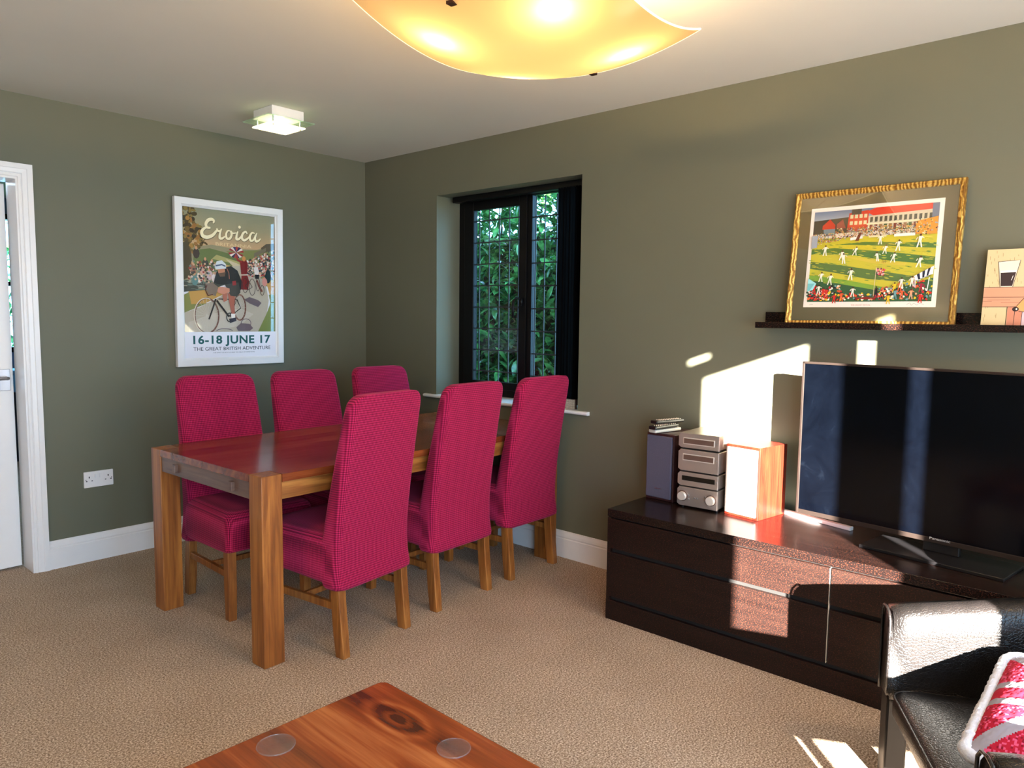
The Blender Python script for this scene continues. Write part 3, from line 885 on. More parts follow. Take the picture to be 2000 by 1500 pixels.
# second and third bicycles
dk = rgb(62, 50, 50)
A.ring(U(.735), V(.51), U(.035), V(.058), U(.006), dk)
A.ring(U(.655), V(.50), U(.03), V(.05), U(.006), dk)
A.line([(U(.66), V(.50)), (U(.69), V(.53)), (U(.735), V(.51)), (U(.70), V(.47)), (U(.66), V(.50))], U(.008), dk)
P([(.755, .37), (.80, .365), (.815, .40), (.80, .43), (.765, .425)], rgb(222, 214, 210)); P([(.765, .42), (.81, .42), (.815, .45), (.77, .45)], rgb(40, 40, 46))
A.ell(U(.775), V(.355), U(.015), V(.013), rgb(214, 190, 170))
A.ring(U(.80), V(.49), U(.022), V(.045), U(.006), dk); A.ring(U(.85), V(.53), U(.022), V(.035), U(.006), dk)
A.line([(U(.79), V(.46)), (U(.81), V(.50)), (U(.85), V(.54))], U(.02), rgb(120, 70, 60))
# shadows on the road
sh_ = rgb(112, 98, 104)
P([(.64, .60), (.70, .58), (.80, .60), (.84, .62), (.80, .65), (.70, .625)], sh_)
P([(.55, .795), (.60, .765), (.70, .77), (.74, .80), (.70, PB - .005), (.57, PB - .005)], sh_)
A.ring(U(.66), V(.765), U(.055), V(.030), U(.008), sh_)
A.ring(U(.42), V(.82), U(.085), V(.016), U(.008), sh_, a0=180, a1=360)
# front cyclist: bicycle
cr_ = rgb(222, 210, 190); br_ = rgb(112, 72, 60)
for (u, v, ru, rv) in ((.235, .715, .125, .118), (.59, .655, .065, .088)):
    A.ring(U(u), V(v), U(ru), V(rv), U(.016), br_, 36)
    A.ring(U(u - .006), V(v), U(ru), V(rv), U(.009), cr_ if u < .4 else rgb(150, 110, 90), 36, 80, 290)
    for q in range(10):
        a_ = PI * q / 10
        A.line([(U(u - ru * math.cos(a_)), V(v - rv * math.sin(a_))), (U(u + ru * math.cos(a_)), V(v + rv * math.sin(a_)))], U(.0022), rgb(204, 196, 182))
bk_ = rgb(36, 32, 34)
A.line([(U(.33), V(.60)), (U(.30), V(.66)), (U(.255), V(.74))], U(.016), bk_)
A.line([(U(.34), V(.61)), (U(.47), V(.72))], U(.020), bk_)
A.line([(U(.36), V(.60)), (U(.56), V(.60)), (U(.475), V(.72))], U(.010), bk_)
A.line([(U(.56), V(.60)), (U(.60), V(.66)), (U(.48), V(.72))], U(.010), bk_)
A.ring(U(.475), V(.725), U(.030), V(.030), U(.010), bk_)
# legs, shoes
P([(.46, .56), (.54, .55), (.53, .64), (.535, .70), (.50, .705), (.475, .62)], rgb(160, 92, 74))
P([(.40, .56), (.46, .55), (.45, .61), (.415, .62)], rgb(170, 104, 84))
P([(.49, .70), (.54, .70), (.535, .735), (.50, .74)], rgb(226, 220, 214)); P([(.47, .735), (.55, .725), (.55, .75), (.48, .765)], rgb(46, 44, 56))
# torso in dark jersey, shorts
P([(.34, .42), (.42, .385), (.50, .37), (.57, .40), (.615, .47), (.61, .52), (.58, .565), (.50, .575), (.44, .50), (.36, .50), (.31, .49)], rgb(40, 42, 42))
P([(.43, .50), (.58, .48), (.60, .55), (.56, .58), (.49, .575)], rgb(66, 66, 62))
P([(.51, .475), (.55, .47), (.555, .50), (.515, .505)], rgb(140, 44, 44))
A.line([(U(.455), V(.39)), (U(.475), V(.42)), (U(.48), V(.46))], U(.008), rgb(150, 90, 70))
P([(.34, .53), (.40, .515), (.48, .525), (.48, .55), (.42, .565), (.36, .56)], rgb(196, 132, 108))
# luggage and bars
P([(.22, .50), (.30, .49), (.36, .52), (.33, .58), (.25, .57)], rgb(120, 104, 92))
A.line([(U(.24), V(.51)), (U(.22), V(.54)), (U(.25), V(.58)), (U(.30), V(.57))], U(.010), rgb(90, 40, 36))
# head and cap
A.ell(U(.395), V(.405), U(.038), V(.034), rgb(190, 128, 98))
P([(.36, .425), (.40, .42), (.44, .415), (.43, .445), (.38, .448)], rgb(96, 74, 58))
P([(.325, .385), (.345, .345), (.40, .335), (.445, .36), (.445, .39), (.39, .395), (.335, .40)], rgb(206, 212, 216))
A.line([(U(.335), V(.375)), (U(.40), V(.365)), (U(.44), V(.375))], U(.014), rgb(70, 84, 110))
# script title, drawn as pen strokes
CRM = rgb(236, 222, 184)
def script(off=(0, 0), c_=CRM, k=1.0):
    def S(pts, w0, w1, n=9):
        q = bez(pts, n)
        m_ = len(q) - 1
        W = [U((w0 + (w1 - w0) * math.sin(PI * i / m_)) * k) for i in range(m_ + 1)]
        A.line([(U(a_ + off[0]), V(b_ + off[1])) for a_, b_ in q], W, c_)
    S([(.315, .092), (.322, .075), (.300, .066), (.262, .075), (.238, .102), (.252, .124), (.285, .126)], .012, .032)
    S([(.285, .122), (.235, .126), (.197, .150), (.203, .180), (.250, .188), (.305, .172), (.345, .142), (.360, .128)], .010, .036)
    S([(.352, .122), (.357, .137), (.385, .139), (.402, .124)], .012, .020)                # r
    S([(.402, .122), (.382, .160), (.382, .186), (.408, .187), (.440, .170)], .010, .026)
    S([(.502, .135), (.470, .132), (.450, .155), (.455, .183), (.487, .184), (.508, .158), (.502, .135), (.520, .146), (.560, .141)], .010, .024)    # o
    S([(.577, .130), (.562, .160), (.562, .183), (.590, .180), (.620, .155)], .012, .026)  # i
    A.ell(U(.596 + off[0]), V(.100 + off[1]), U(.015 * k), V(.0105 * k), c_)
    S([(.680, .142), (.665, .127), (.632, .141), (.620, .172), (.645, .187), (.685, .172), (.715, .148)], .010, .026)   # c
    S([(.765, .133), (.735, .130), (.710, .158), (.718, .185), (.750, .178), (.775, .140)], .010, .024)                 # a
    S([(.790, .128), (.770, .165), (.780, .187), (.810, .180), (.832, .165)], .010, .024)
script((.004, .0035), rgb(110, 100, 76), 1.1)
script()
A.text('BRITANNIA', U(.335), V(.238), V(.022), rgb(222, 196, 150), width=U(.39))
# lower band
A.poly([(0, V(PB)), (UW, V(PB)), (UW, VH), (0, VH)], rgb(224, 222, 230))
GRN = rgb(30, 84, 84)
A.text('16-18 JUNE 17', U(.085), V(.905), V(.054), GRN, width=U(.85), bold=.030, space=1.08)
A.text('THE GREAT BRITISH ADVENTURE', U(.085), V(.952), V(.024), rgb(44, 56, 66), width=U(.85), bold=.004)
A.text('THE SPIRIT OF BICYCLE AND THE HILLS OF DERBYSHIRE', U(.29), V(.972), V(.0075), rgb(84, 92, 104), width=U(.46))
A.done('artwork', po)
obj('backing', boxes((-ix - .005, ix + .005, -.0055, -.002, .045, PHt - .045)), M['paper'], po)
obj('glazing', boxes((-ix - .002, ix + .002, -.0125, -.0115, .047, PHt - .047)), M['pic_glass'], po)

# ================================================================== small ceiling light
cl = thing('flush_ceiling_light', 'small square ceiling light with two glass plates near the poster wall', 'ceiling light', (-1.083, -.703, H))
obj('housing', boxes((-.092, .092, -.092, .092, -.048, 0)), M['plastic_white'], cl, bevel=.002)
obj('upper_plate', boxes((-.135, .135, -.128, .128, -.062, -.057)), M['lamp_plate'], cl)
obj('lower_diffuser', boxes((-.098, .098, -.098, .098, -.089, -.081)), M['diffuser'], cl, bevel=.002)
for sx in (-1, 1):
    for sy in (-1, 1):
        bm = bmesh.new(); cyl(bm, (sx * .078, sy * .078, -.095), (sx * .078, sy * .078, -.045), .004, n=12)
        obj('fixing_pin', bm, M['chrome'], cl)
light('ceiling_light_bulb', 'POINT', (-1.083, -.703, H - .070), 2.0, (1.0, 0.78, 0.48), shadow_soft_size=.03)

cl2 = copy_tree(cl)
cl2.location = (-4.35, -2.70, H)  # added out of view to warm the left part of the ceiling
tag(cl2, 'square ceiling light added unseen behind the viewer, over the far side of the room', 'ceiling light')
cl3 = copy_tree(cl)
cl3.location = (-1.25, -4.75, H)  # added out of view to warm the upper right wall
tag(cl3, 'square ceiling light added unseen beyond the right picture edge, above the leather armchair', 'ceiling light')
light('added_armchair_bulb', 'POINT', (-1.25, -4.75, H - .125), 34, (1.0, 0.58, 0.26), shadow_soft_size=.06)  # fill bulb for the added light on the right
light('added_far_bulb', 'POINT', (-4.35, -2.70, H - .115), 58, (1.0, 0.66, 0.34), shadow_soft_size=.06)  # fill bulb for the added light behind the viewer

# ================================================================== large glass bowl light
BC = Vector((-1.416, -2.745, 0)); BA, BK, BR = .382, .46, R(5.74)
bl = thing('glass_ceiling_light', 'large curved square frosted glass ceiling light glowing amber', 'ceiling light', (BC.x, BC.y, 2.13), BR)
bm = bmesh.new()
N = 40
gv = []
for side in (0, 1):
    for i in range(N + 1):
        for j in range(N + 1):
            u, v_ = -1 + 2 * i / N, -1 + 2 * j / N
            # tiny rounding of the corners
            x, y = u * BA - .03 * max(0, -u), v_ * BA
            z = BK * (x * x + y * y)
            gv.append(bm.verts.new((x, y, z + side * .006)))
def gi(s, i, j): return gv[s * (N + 1) ** 2 + i * (N + 1) + j]
for i in range(N):
    for j in range(N):
        bm.faces.new((gi(0, i, j), gi(0, i, j + 1), gi(0, i + 1, j + 1), gi(0, i + 1, j)))
obj('glass_bowl', bm, M['bowl'], bl, smooth=True)
bm = bmesh.new()
edge = [(-1 + 2 * i / N, -1) for i in range(N)] + [(1, -1 + 2 * i / N) for i in range(N)] + [(1 - 2 * i / N, 1) for i in range(N)] + [(-1, 1 - 2 * i / N) for i in range(N)]
ex = [(u * BA - .03 * max(0, -u), v_ * BA) for u, v_ in edge]
tube(bm, [(x_, y_, BK * (x_ * x_ + y_ * y_) + .002) for x_, y_ in ex], .0032, 8, True)
obj('glass_rim', bm, lampglass('polished_glass_rim', (1, .93, .75, 1), (1, .85, .6, 1), .75), bl, smooth=True)
obj('canopy', boxes((-.16, .16, -.16, .16, .235, .2695)), M['plastic_white'], bl, bevel=.003)
for cx_, cy_ in ((-.361, .026), (.362, .0)):
    r2 = BK * (cx_ * cx_ + cy_ * cy_)
    obj('clip', boxes((cx_ - .011, cx_ + .011, cy_ - .011, cy_ + .011, r2 - .004, r2 + .006)), M['bronze'], bl)
    bm = bmesh.new(); cyl(bm, (cx_, cy_, r2 + .006), (cx_ * .40, cy_ * .4, .25), .003, n=10)
    obj('rod', bm, M['chrome'], bl)
for sx in (-1, 1):
    for sy in (-1, 1):
        p = Vector((sx * .20, sy * .20, .085))
        p.rotate(Matrix.Rotation(BR, 3, 'Z'))
        light('bowl_bulb', 'POINT', (BC.x + p.x, BC.y + p.y, 2.13 + p.z), 9.0, (1.0, 0.66, 0.32), shadow_soft_size=.022)

# ================================================================== picture ledge and pictures
ledge = thing('picture_ledge', 'long dark wooden picture ledge on the right wall above the television', 'shelf', (0, -2.924, 1.305))
LM = M['espresso_top']
obj('tray', boxes((-.112, 0, -1.30, 0, 0, .012)), LM, ledge)
obj('back_rail', boxes((-.014, 0, -1.30, .0, .012, .070)), LM, ledge)
obj('front_lip', boxes((-.121, -.110, -1.30, .0, 0, .026)), LM, ledge, bevel=.001)

# gilt framed cricket print, leaning against the wall
PW, PH_ = .632, .560
cp = thing('framed_print', 'gilt framed cricket match print leaning on the dark picture ledge', 'picture', (-.091, -3.361, 1.3175))
cp.rotation_euler = (0, 0, 0)
lean = math.atan2(.066, .55)
cp.rotation_euler = Matrix.Rotation(R(-90), 3, 'Z').to_euler()
cp.matrix_world = Matrix.Translation((-.091, -3.361, 1.3175)) @ Matrix.Rotation(R(-90), 4, 'Z') @ Matrix.Rotation(-lean, 4, 'X')
# local: x across (to the viewer's right = world -y), y into the wall, z up; front faces -y
obj('frame', frame_bm(PW / 2, PH_, [(0, -.010), (0, .010), (.003, .014), (.008, .015), (.011, .011), (.013, .011), (.020, .008), (.023, .004), (.023, -.010)]), M['gold'], cp)
obj('mount', boxes((-PW / 2 + .020, PW / 2 - .020, -.001, .004, .020, PH_ - .020)), M['mat_olive'], cp)
obj('backing', boxes((-PW / 2 + .004, PW / 2 - .004, .004, .010, .004, PH_ - .004)), M['void'], cp)
# paper sheet
sx0, sx1, sz0, sz1 = -.247, .248, .078, .492
obj('sheet', boxes((sx0, sx1, -.0018, -.001, sz0, sz1)), M['paper'], cp)
mx0, mx1, mz0, mz1 = sx0 + .014, sx1 - .016, sz0 + .022, sz1 - .016
W_, H_ = mx1 - mx0, mz1 - mz0
A = Art((mx0, -.0019, mz1), (1, 0, 0), (0, 0, -1), (0, -1, 0))
def P(pts, c): A.poly([(a_ * W_, b_ * H_) for a_, b_ in pts], c)
def Ee(u, v, ru, rv, c, n=7, rot=0): A.ell(u * W_, v * H_, ru * W_, rv * H_, c, n, rot)
YG, DG, MG = rgb(196, 184, 44), rgb(70, 112, 42), rgb(140, 160, 44)
A.grad(0, W_, 0, .25 * H_, [(0, rgb(96, 112, 140)), (.12 * H_, rgb(160, 168, 176)), (.25 * H_, rgb(120, 124, 110))], 8)
P([(0, .10), (.30, .08), (.3, .25), (0, .25)], rgb(56, 58, 50))
P([(0, .30), (1, .30), (1, 1), (0, 1)], YG)
# mown stripes, darker
P([(.18, .375), (.45, .36), (1, .405), (1, .46), (.75, .43), (.35, .385)], DG)
P([(0, .42), (.2, .41), (.6, .47), (1, .55), (1, .63), (.6, .56), (.3, .485), (0, .47)], DG)
P([(0, .55), (.3, .61), (.6, .68), (.85, .74), (.8, .80), (.5, .76), (.25, .69), (0, .63)], rgb(84, 112, 50))
P([(0, .70), (.3, .76), (.6, .84), (.7, .87), (.6, .88), (.2, .80), (0, .76)], rgb(120, 158, 44))
P([(0, .76), (.25, .80), (.62, .89), (.8, .84), (1, .76), (1, 1), (0, 1)], rgb(36, 88, 48))
rnd = random.Random(5)
for k in range(260):
    u, v = rnd.random(), rnd.uniform(.36, .80)
    Ee(u, v, .02, .004, rnd.choice([rgb(206, 196, 60), rgb(160, 172, 50), rgb(90, 130, 44), rgb(178, 170, 44)]), 6, .15)
P([(.30, .50), (.62, .58), (.80, .60), (.78, .63), (.55, .60), (.3, .52)], rgb(206, 184, 60))
# far houses and pavilion
RD = rgb(190, 52, 34)
P([(.08, .16), (.14, .09), (.19, .16), (.19, .20), (.08, .20)], RD); P([(.09, .20), (.19, .20), (.19, .27), (.10, .28)], rgb(110, 130, 140))
P([(.20, .15), (.25, .10), (.28, .20), (.2, .2)], rgb(140, 70, 60))
P([(.30, .04), (.46, .02), (.46, .26), (.29, .22)], RD)
P([(.32, .0), (.40, .0), (.40, .06), (.32, .06)], rgb(70, 66, 60))
P([(.44, .04), (.52, 0), (.97, 0), (.97, .06), (.50, .085)], rgb(206, 50, 34))
P([(.46, .085), (.97, .06), (.97, .24), (.46, .24)], rgb(196, 186, 160))
for k in range(13):
    u = .475 + k * .038
    P([(u, .10), (u + .022, .098), (u + .022, .15), (u, .155)], rgb(58, 62, 56))
    P([(u, .18), (u + .024, .18), (u + .024, .24), (u, .24)], rnd.choice([rgb(120, 54, 44), rgb(70, 96, 60), rgb(150, 110, 70), rgb(60, 50, 44)]))
for k in range(4):
    for j in range(2):
        P([(.31 + k * .038, .06 + j * .07), (.335 + k * .038, .06 + j * .07), (.335 + k * .038, .10 + j * .07), (.31 + k * .038, .10 + j * .07)], rgb(206, 196, 160))
P([(.45, .165), (.97, .155), (.97, .17), (.45, .18)], rgb(226, 216, 180))
P([(.95, .0), (1, .0), (1, .3), (.95, .3)], rgb(96, 108, 130))
# crowd
cols = [rgb(206, 176, 110), rgb(160, 90, 70), rgb(226, 210, 170), rgb(110, 120, 70), rgb(190, 130, 90), rgb(70, 60, 54), rgb(206, 150, 60), rgb(150, 160, 170)]
for k in range(900):
    u = rnd.random()
    t0 = .30 if u > .35 else .38 - .22 * u
    v = rnd.uniform(.20 if u > .2 else .25, t0)
    Ee(u, v, .006, .0065, rnd.choice(cols), 5, rnd.uniform(0, 3))
P([(.84, .18), (1, .14), (1, .32), (.84, .31)], rgb(206, 140, 60))
for k in range(60):
    Ee(rnd.uniform(.84, 1), rnd.uniform(.16, .32), .006, .008, rnd.choice(cols), 5)
P([(.33, .31), (.43, .30), (.43, .325), (.33, .34)], rgb(226, 220, 210)); P([(.68, .295), (.84, .295), (.84, .325), (.68, .325)], rgb(226, 220, 206)); P([(.48, .30), (.62, .30), (.62, .32), (.48, .32)], rgb(210, 196, 150))
P([(0, .27), (.05, .27), (.05, .40), (0, .41)], rgb(150, 154, 160))
P([(.40, .26), (.42, .26), (.40, .35), (.37, .35)], rgb(110, 60, 36))
# players in whites
def player(u, v, s=1.0, lean_=0.0, c_=None):
    c_ = c_ or rgb(232, 226, 206)
    Ee(u + .010 * lean_, v - .048 * s, .0065 * s, .010 * s, rgb(90, 56, 44), 8)
    P([(u - .010 * s + .010 * lean_, v - .038 * s), (u + .012 * s + .010 * lean_, v - .038 * s), (u + .008 * s, v), (u - .009 * s, v)], c_)
    P([(u - .009 * s, v), (u, v), (u - .008 * s - .010 * lean_, v + .05 * s), (u - .016 * s - .010 * lean_, v + .05 * s)], c_)
    P([(u, v), (u + .008 * s, v), (u + .016 * s, v + .05 * s), (u + .008 * s, v + .05 * s)], c_)
    A.line([(u * W_ - .006 * s, (v - .032 * s) * H_), ((u - .022 * s) * W_, (v - .012 * s) * H_)], .0025, c_)
    A.line([(u * W_ + .006 * s, (v - .032 * s) * H_), ((u + .024 * s) * W_, (v - .020 * s) * H_)], .0025, c_)
for a_ in ((.125, .44, 1.1, .2), (.27, .50, 1.0, .5), (.29, .535, 1.1, -.4), (.38, .46, .9, 1.0), (.575, .35, 1.0, 0), (.62, .455, .9, .6), (.72, .42, 1.1, .4), (.565, .53, .95, -.8), (.69, .545, 1.0, .8), (.88, .385, 1.3, .3), (.89, .60, 1.1, .9), (.36, .71, 1.2, .3), (.11, .73, 1.05, .4), (.19, .76, 1.15, .5)):
    player(*a_)
for k in range(3): A.line([((.605 + k * .012) * W_, .56 * H_), ((.605 + k * .012) * W_, .60 * H_)], .0012, rgb(110, 60, 40))
# foreground spectators
fc = [rgb(196, 44, 36), rgb(226, 180, 40), rgb(232, 222, 206), rgb(210, 90, 50), rgb(150, 40, 60), rgb(60, 70, 60), rgb(110, 150, 150), rgb(220, 150, 110), rgb(40, 36, 40)]
for k in range(330):
    u = rnd.random()
    top = .86 if u < .65 else .80
    v = rnd.uniform(top + .04 * math.sin(u * 20), .985)
    if .30 < u < .60 and v < .92: continue
    Ee(u, v, rnd.uniform(.005, .012), rnd.uniform(.008, .018), rnd.choice(fc), 6, rnd.uniform(0, 3))
for (u, v, c_) in ((.06, .86, 0), (.10, .87, 2), (.14, .90, 0), (.17, .91, 0), (.39, .90, 2), (.58, .90, 8), (.72, .86, 1), (.76, .85, 3), (.77, .81, 2), (.85, .80, 2), (.92, .86, 4), (.78, .93, 3), (.85, .93, 7), (.73, .93, 6), (.92, .97, 0), (.68, .98, 1), (.30, .95, 3), (.24, .97, 0)):
    player(u, v, 1.0, 0, fc[c_])
P([(0, .74), (.075, .80), (.05, .87), (0, .89)], rgb(150, 206, 206)); P([(0, .80), (.06, .80), (.02, .88), (0, .88)], rgb(110, 176, 180))
# striped awning, flag pole
for k in range(7):
    t0_, t1_ = k / 7, (k + 1) / 7
    P([(.86 + .14 * t0_, .745 - .10 * t0_), (.86 + .14 * t1_, .745 - .10 * t1_), (.90 + .10 * t1_, .79 - .06 * t1_), (.90 + .10 * t0_ - .02, .79 - .06 * t0_)], rgb(40, 44, 60) if k % 2 else rgb(232, 228, 220))
A.line([(.87 * W_, .75 * H_), (.875 * W_, .86 * H_)], .003, rgb(232, 228, 220)); A.line([(.975 * W_, .76 * H_), (.965 * W_, .9 * H_)], .003, rgb(232, 228, 220))
A.line([(.565 * W_, .64 * H_), (.56 * W_, .95 * H_)], .0022, rgb(206, 190, 150))
for k in range(40):
    Ee(.60 + rnd.uniform(-.03, .035), .69 + rnd.uniform(-.035, .04), .007, .009, rnd.choice([rgb(190, 60, 60), rgb(226, 180, 170), rgb(110, 60, 90), rgb(214, 90, 90)]), 5, rnd.uniform(0, 3))
for k in range(5): A.line([(a_ * W_, b_ * H_) for a_, b_ in bez([(.42, .985 - .006 * k), (.50, .955 + .005 * k), (.58, .985 - .006 * k)], 5)], .003, [rgb(150, 44, 36), rgb(80, 30, 26)][k % 2])
A.done('artwork', cp)
A = Art((sx0, -.0019, sz1), (1, 0, 0), (0, 0, -1), (0, -1, 0))
A.text('THE CRICKET FESTIVAL', .190, .408, .0050, rgb(190, 96, 84), width=.075)
A.done('caption', cp)
A = Art((sx0, -.0019, sz1), (1, 0, 0), (0, 0, -1), (0, -1, 0))
A.line(bez([(.395, .405), (.405, .398), (.412, .407), (.420, .399), (.430, .406), (.440, .400), (.455, .405)], 5), .0009, rgb(130, 120, 116))
A.done('signature', cp)
A = Art((sx0, -.0019, sz1), (1, 0, 0), (0, 0, -1), (0, -1, 0))
A.line([(.025, .404), (.040, .402)], .0010, rgb(130, 120, 116))
A.done('edition_mark', cp)
obj('glazing', boxes((-PW / 2 + .021, PW / 2 - .021, -.0065, -.0060, .021, PH_ - .021)), M['pic_glass'], cp)

# cartoon canvas to the right, cut by the picture edge
CW, CHh = .30, .290
cv = thing('cartoon_canvas', 'small unframed cartoon canvas of a dog and a dark drink, far right', 'picture')
cv.matrix_world = Matrix.Translation((-.088, -3.758 - CW / 2, 1.3175)) @ Matrix.Rotation(R(-90), 4, 'Z') @ Matrix.Rotation(-math.atan2(.05, CHh), 4, 'X')
obj('canvas_board', boxes((-CW / 2, CW / 2, 0, .016, 0, CHh)), M['paper'], cv, bevel=.001)
A = Art((-CW / 2, -.0002, CHh), (1, 0, 0), (0, 0, -1), (0, -1, 0))
k_ = .29 / 1.04                       # metres per drawing unit (unit = canvas height)
def Q(pts): return [(a_ * k_, b_ * k_) for a_, b_ in pts]
BL = rgb(52, 38, 38)
A.poly([(0, 0), (CW, 0), (CW, CHh), (0, CHh)], rgb(204, 184, 142))
for r_ in range(150):
    u, v = rnd.uniform(.01, 1.04), rnd.uniform(.01, 1.0)
    A.line(Q([(u, v), (u + .002, v + rnd.uniform(.02, .06))]), .0012, rgb(160, 130, 92))
A.poly(Q([(0, .50), (1.05, .50), (1.05, .755), (0, .755)]), rgb(206, 146, 116))
A.poly(Q([(.28, .755), (.44, .755), (.44, 1.04), (.28, 1.04)]), rgb(196, 130, 104))
A.poly(Q([(.44, .755), (1.05, .755), (1.05, 1.04), (.44, 1.04)]), rgb(206, 180, 186))
for v in (.50, .63, .755): A.line(Q([(0, v), (1.05, v - .003)]), .0016, BL)
for a_, b_, v in ((.05, .30, .665), (.2, .5, .70), (.0, .1, .68)): A.line(Q([(a_, v), (b_, v)]), .0008, BL)
for u in (.275, .36, .44): A.line(Q([(u, .755), (u - .005, 1.04)]), .0016, BL)
A.poly(Q([(.13, .165), (.37, .15), (.31, .495), (.175, .495)]), rgb(232, 212, 190))
A.poly(Q([(.165, .305), (.335, .295), (.305, .485), (.180, .485)]), rgb(58, 44, 44))
A.poly(Q([(.165, .285), (.335, .280), (.333, .305), (.167, .310)]), rgb(240, 232, 220))
A.line(Q([(.13, .165), (.25, .155), (.37, .150), (.31, .498), (.175, .498), (.13, .165)]), .0018, BL)
A.line(Q([(.305, .35), (.290, .41)]), .0018, rgb(230, 226, 220))
# resting dog: long snout, nose, eye
A.poly(Q([(.60, .36), (.56, .45), (.53, .52), (.46, .62), (.37, .74), (.38, .78), (.45, .82), (.58, .79), (.80, .76), (1.05, .74), (1.05, .30), (.75, .30)]), rgb(216, 156, 96))
A.poly(Q([(.66, .30), (.56, .45), (.54, .50), (.70, .50), (.80, .36)]), rgb(190, 170, 186))
A.line(Q(bez([(.66, .30), (.58, .42), (.53, .52), (.46, .62), (.37, .75)], 5)), .0020, BL)
A.line(Q(bez([(.40, .815), (.50, .815), (.66, .77), (.85, .75), (1.05, .74)], 5)), .0020, BL)
A.ell(.365 * k_, .785 * k_, .036 * k_, .030 * k_, BL, 14); A.ell(.375 * k_, .785 * k_, .009 * k_, .013 * k_, rgb(236, 226, 210), 8)
A.ell(.555 * k_, .53 * k_, .034 * k_, .042 * k_, BL, 14); A.ell(.560 * k_, .525 * k_, .012 * k_, .018 * k_, rgb(236, 226, 210), 8)
A.done('artwork', cv)

# ================================================================== media cabinet
CF, CY0, CYM, CY1 = -.548, -2.470, -3.430, -4.390
mc = thing('media_cabinet', 'long low dark brown chest of drawers under the television', 'cabinet', (CF, CY0, 0))
D = .528
def cb(x0, x1, y0, y1, z0, z1): return (x0, x1, -y1, -y0, z0, z1)
LN = CY0 - CY1
obj('top_panel', boxes(cb(0, D, 0, LN, .466, .500)), M['espresso_top'], mc, bevel=.0015)
obj('carcass', boxes(cb(.002, D, 0, .018, .0, .462), cb(.002, D, LN - .018, LN, 0, .462), cb(.022, D, .018, LN - .018, .0, .462)), M['espresso'], mc)
obj('groove_lining', boxes(cb(.018, .0215, .012, LN - .012, .0, .466)), M['void'], mc)
obj('plinth', boxes(cb(0, .018, .0, LN, 0, .088)), M['espresso'], mc, bevel=.001)
mid = CY0 - CYM
for y0, y1 in ((.002, mid - .003), (mid + .003, LN - .002)):
    obj('drawer', boxes(cb(0, .018, y0, y1, .325, .459)), M['espresso'], mc, bevel=.001)
    obj('drawer', boxes(cb(0, .018, y0, y1, .107, .306)), M['espresso'], mc, bevel=.001)
obj('lit_edge_strip', boxes(cb(.0005, .017, mid - .0030, mid - .0018, .107, .459)), plain('pale_edge_light', rgb(190, 176, 160), .4), mc)  # lit edge of the drawer divider, painted as a pale strip

# ---- loudspeakers
def speaker(name, label, loc, rz, w, h, d, wood_m, front_m):
    s = thing(name, label, 'speaker', loc, rz)          # local: front faces -x, width along y
    obj('cabinet', boxes((0, d, -w / 2, w / 2, 0, h)), wood_m, s, bevel=.003)
    g = obj('grille', boxes((-.012, 0, -w / 2 + .007, w / 2 - .007, .012, h - .010)), front_m, s, bevel=.004)
    obj('badge', boxes((-.0132, -.0118, -.018, .018, .055, .0575)), M['chrome'], g)
    return s
speaker('bookshelf_speaker', 'dark bookshelf speaker with grey grille left of the stereo stack', (-.250, -2.551, .500), R(-4), .150, .312, .22, M['darkwood'], M['grille'])
speaker('bookshelf_speaker', 'reddish wood bookshelf speaker in the sun, right of the stereo stack', (-.270, -2.960, .500), R(-9), .164, .308, .208, M['redwood'], M['baffle'])

# ---- stereo stack
HX, HY, HA = -.285, -2.762, R(3)
def unit(name, label, z, h, build):
    s = thing(name, label, 'stereo', (HX, HY, z), HA)
    obj('casing', boxes((.008, .245, -.092, .092, .004, h)), M['champ'], s, bevel=.002)
    bm = bmesh.new()
    hh = h
    out = [(-.096, .010), (-.084, .002), (.094, .002), (.094, hh), (-.084, hh), (-.096, hh - .010)]
    loft(bm, [[Vector((x, -y, z_)) for y, z_ in out] for x in (0, .010)])
    obj('faceplate', bm, M['champ'], s, bevel=.0015)
    for fx in (.03, .22):
        for fy in (-.08, .08):
            bm = bmesh.new(); cyl(bm, (fx, fy, -.0035 if z > .51 else -.006), (fx, fy, .005), .009, n=14)
            obj('foot', bm, M['tv_black'], s, smooth=False)
    build(s, h)
    return s
def knob(s, y, z, r):
    bm = bmesh.new(); cyl(bm, (.002, -y, z), (-.004, -y, z), r * 1.18, n=28)
    k0 = obj('knob_ring', bm, M['champ_dark'], s, smooth=False)
    bm = bmesh.new(); cyl(bm, (-.004, -y, z), (-.018, -y, z), r, r * .92, n=28)
    obj('knob', bm, M['champ_light'], k0, bevel=.001)
def b_amp(s, h):
    knob(s, -.068, .046, .0205); knob(s, .066, .044, .0205)
    for q, zz in ((-.012, .042), (.002, .042), (-.040, .034), (-.040, .052), (.038, .034), (.038, .055)):
        bm = bmesh.new(); cyl(bm, (.001, -q, zz), (-.003, -q, zz), .0035, n=12)
        obj('button', bm, M['chrome'], s)
def b_tuner(s, h):
    obj('display', boxes((-.0012, .001, -.080, .074, .026, .047)), plain('display_black', rgb(8, 6, 6), .15), s)
    for q in (.088,):
        bm = bmesh.new(); cyl(bm, (.001, -q, .036), (-.003, -q, .036), .0035, n=12)
        obj('button', bm, M['chrome'], s)
def b_deck(s, h):
    z0 = .052 if h > .08 else .022
    obj('tray', boxes((-.0022, .001, -.070, .070, z0, z0 + .022)), M['champ_dark'], s, bevel=.001)
    obj('tray_surround', boxes((-.0012, .001, -.074, .074, z0 - .004, z0 + .026)), M['champ_light'], s, bevel=.001)
    for q in (.084,):
        bm = bmesh.new(); cyl(bm, (.001, -q, z0 + .01), (-.003, -q, z0 + .01), .003, n=12)
        obj('button', bm, M['chrome'], s)
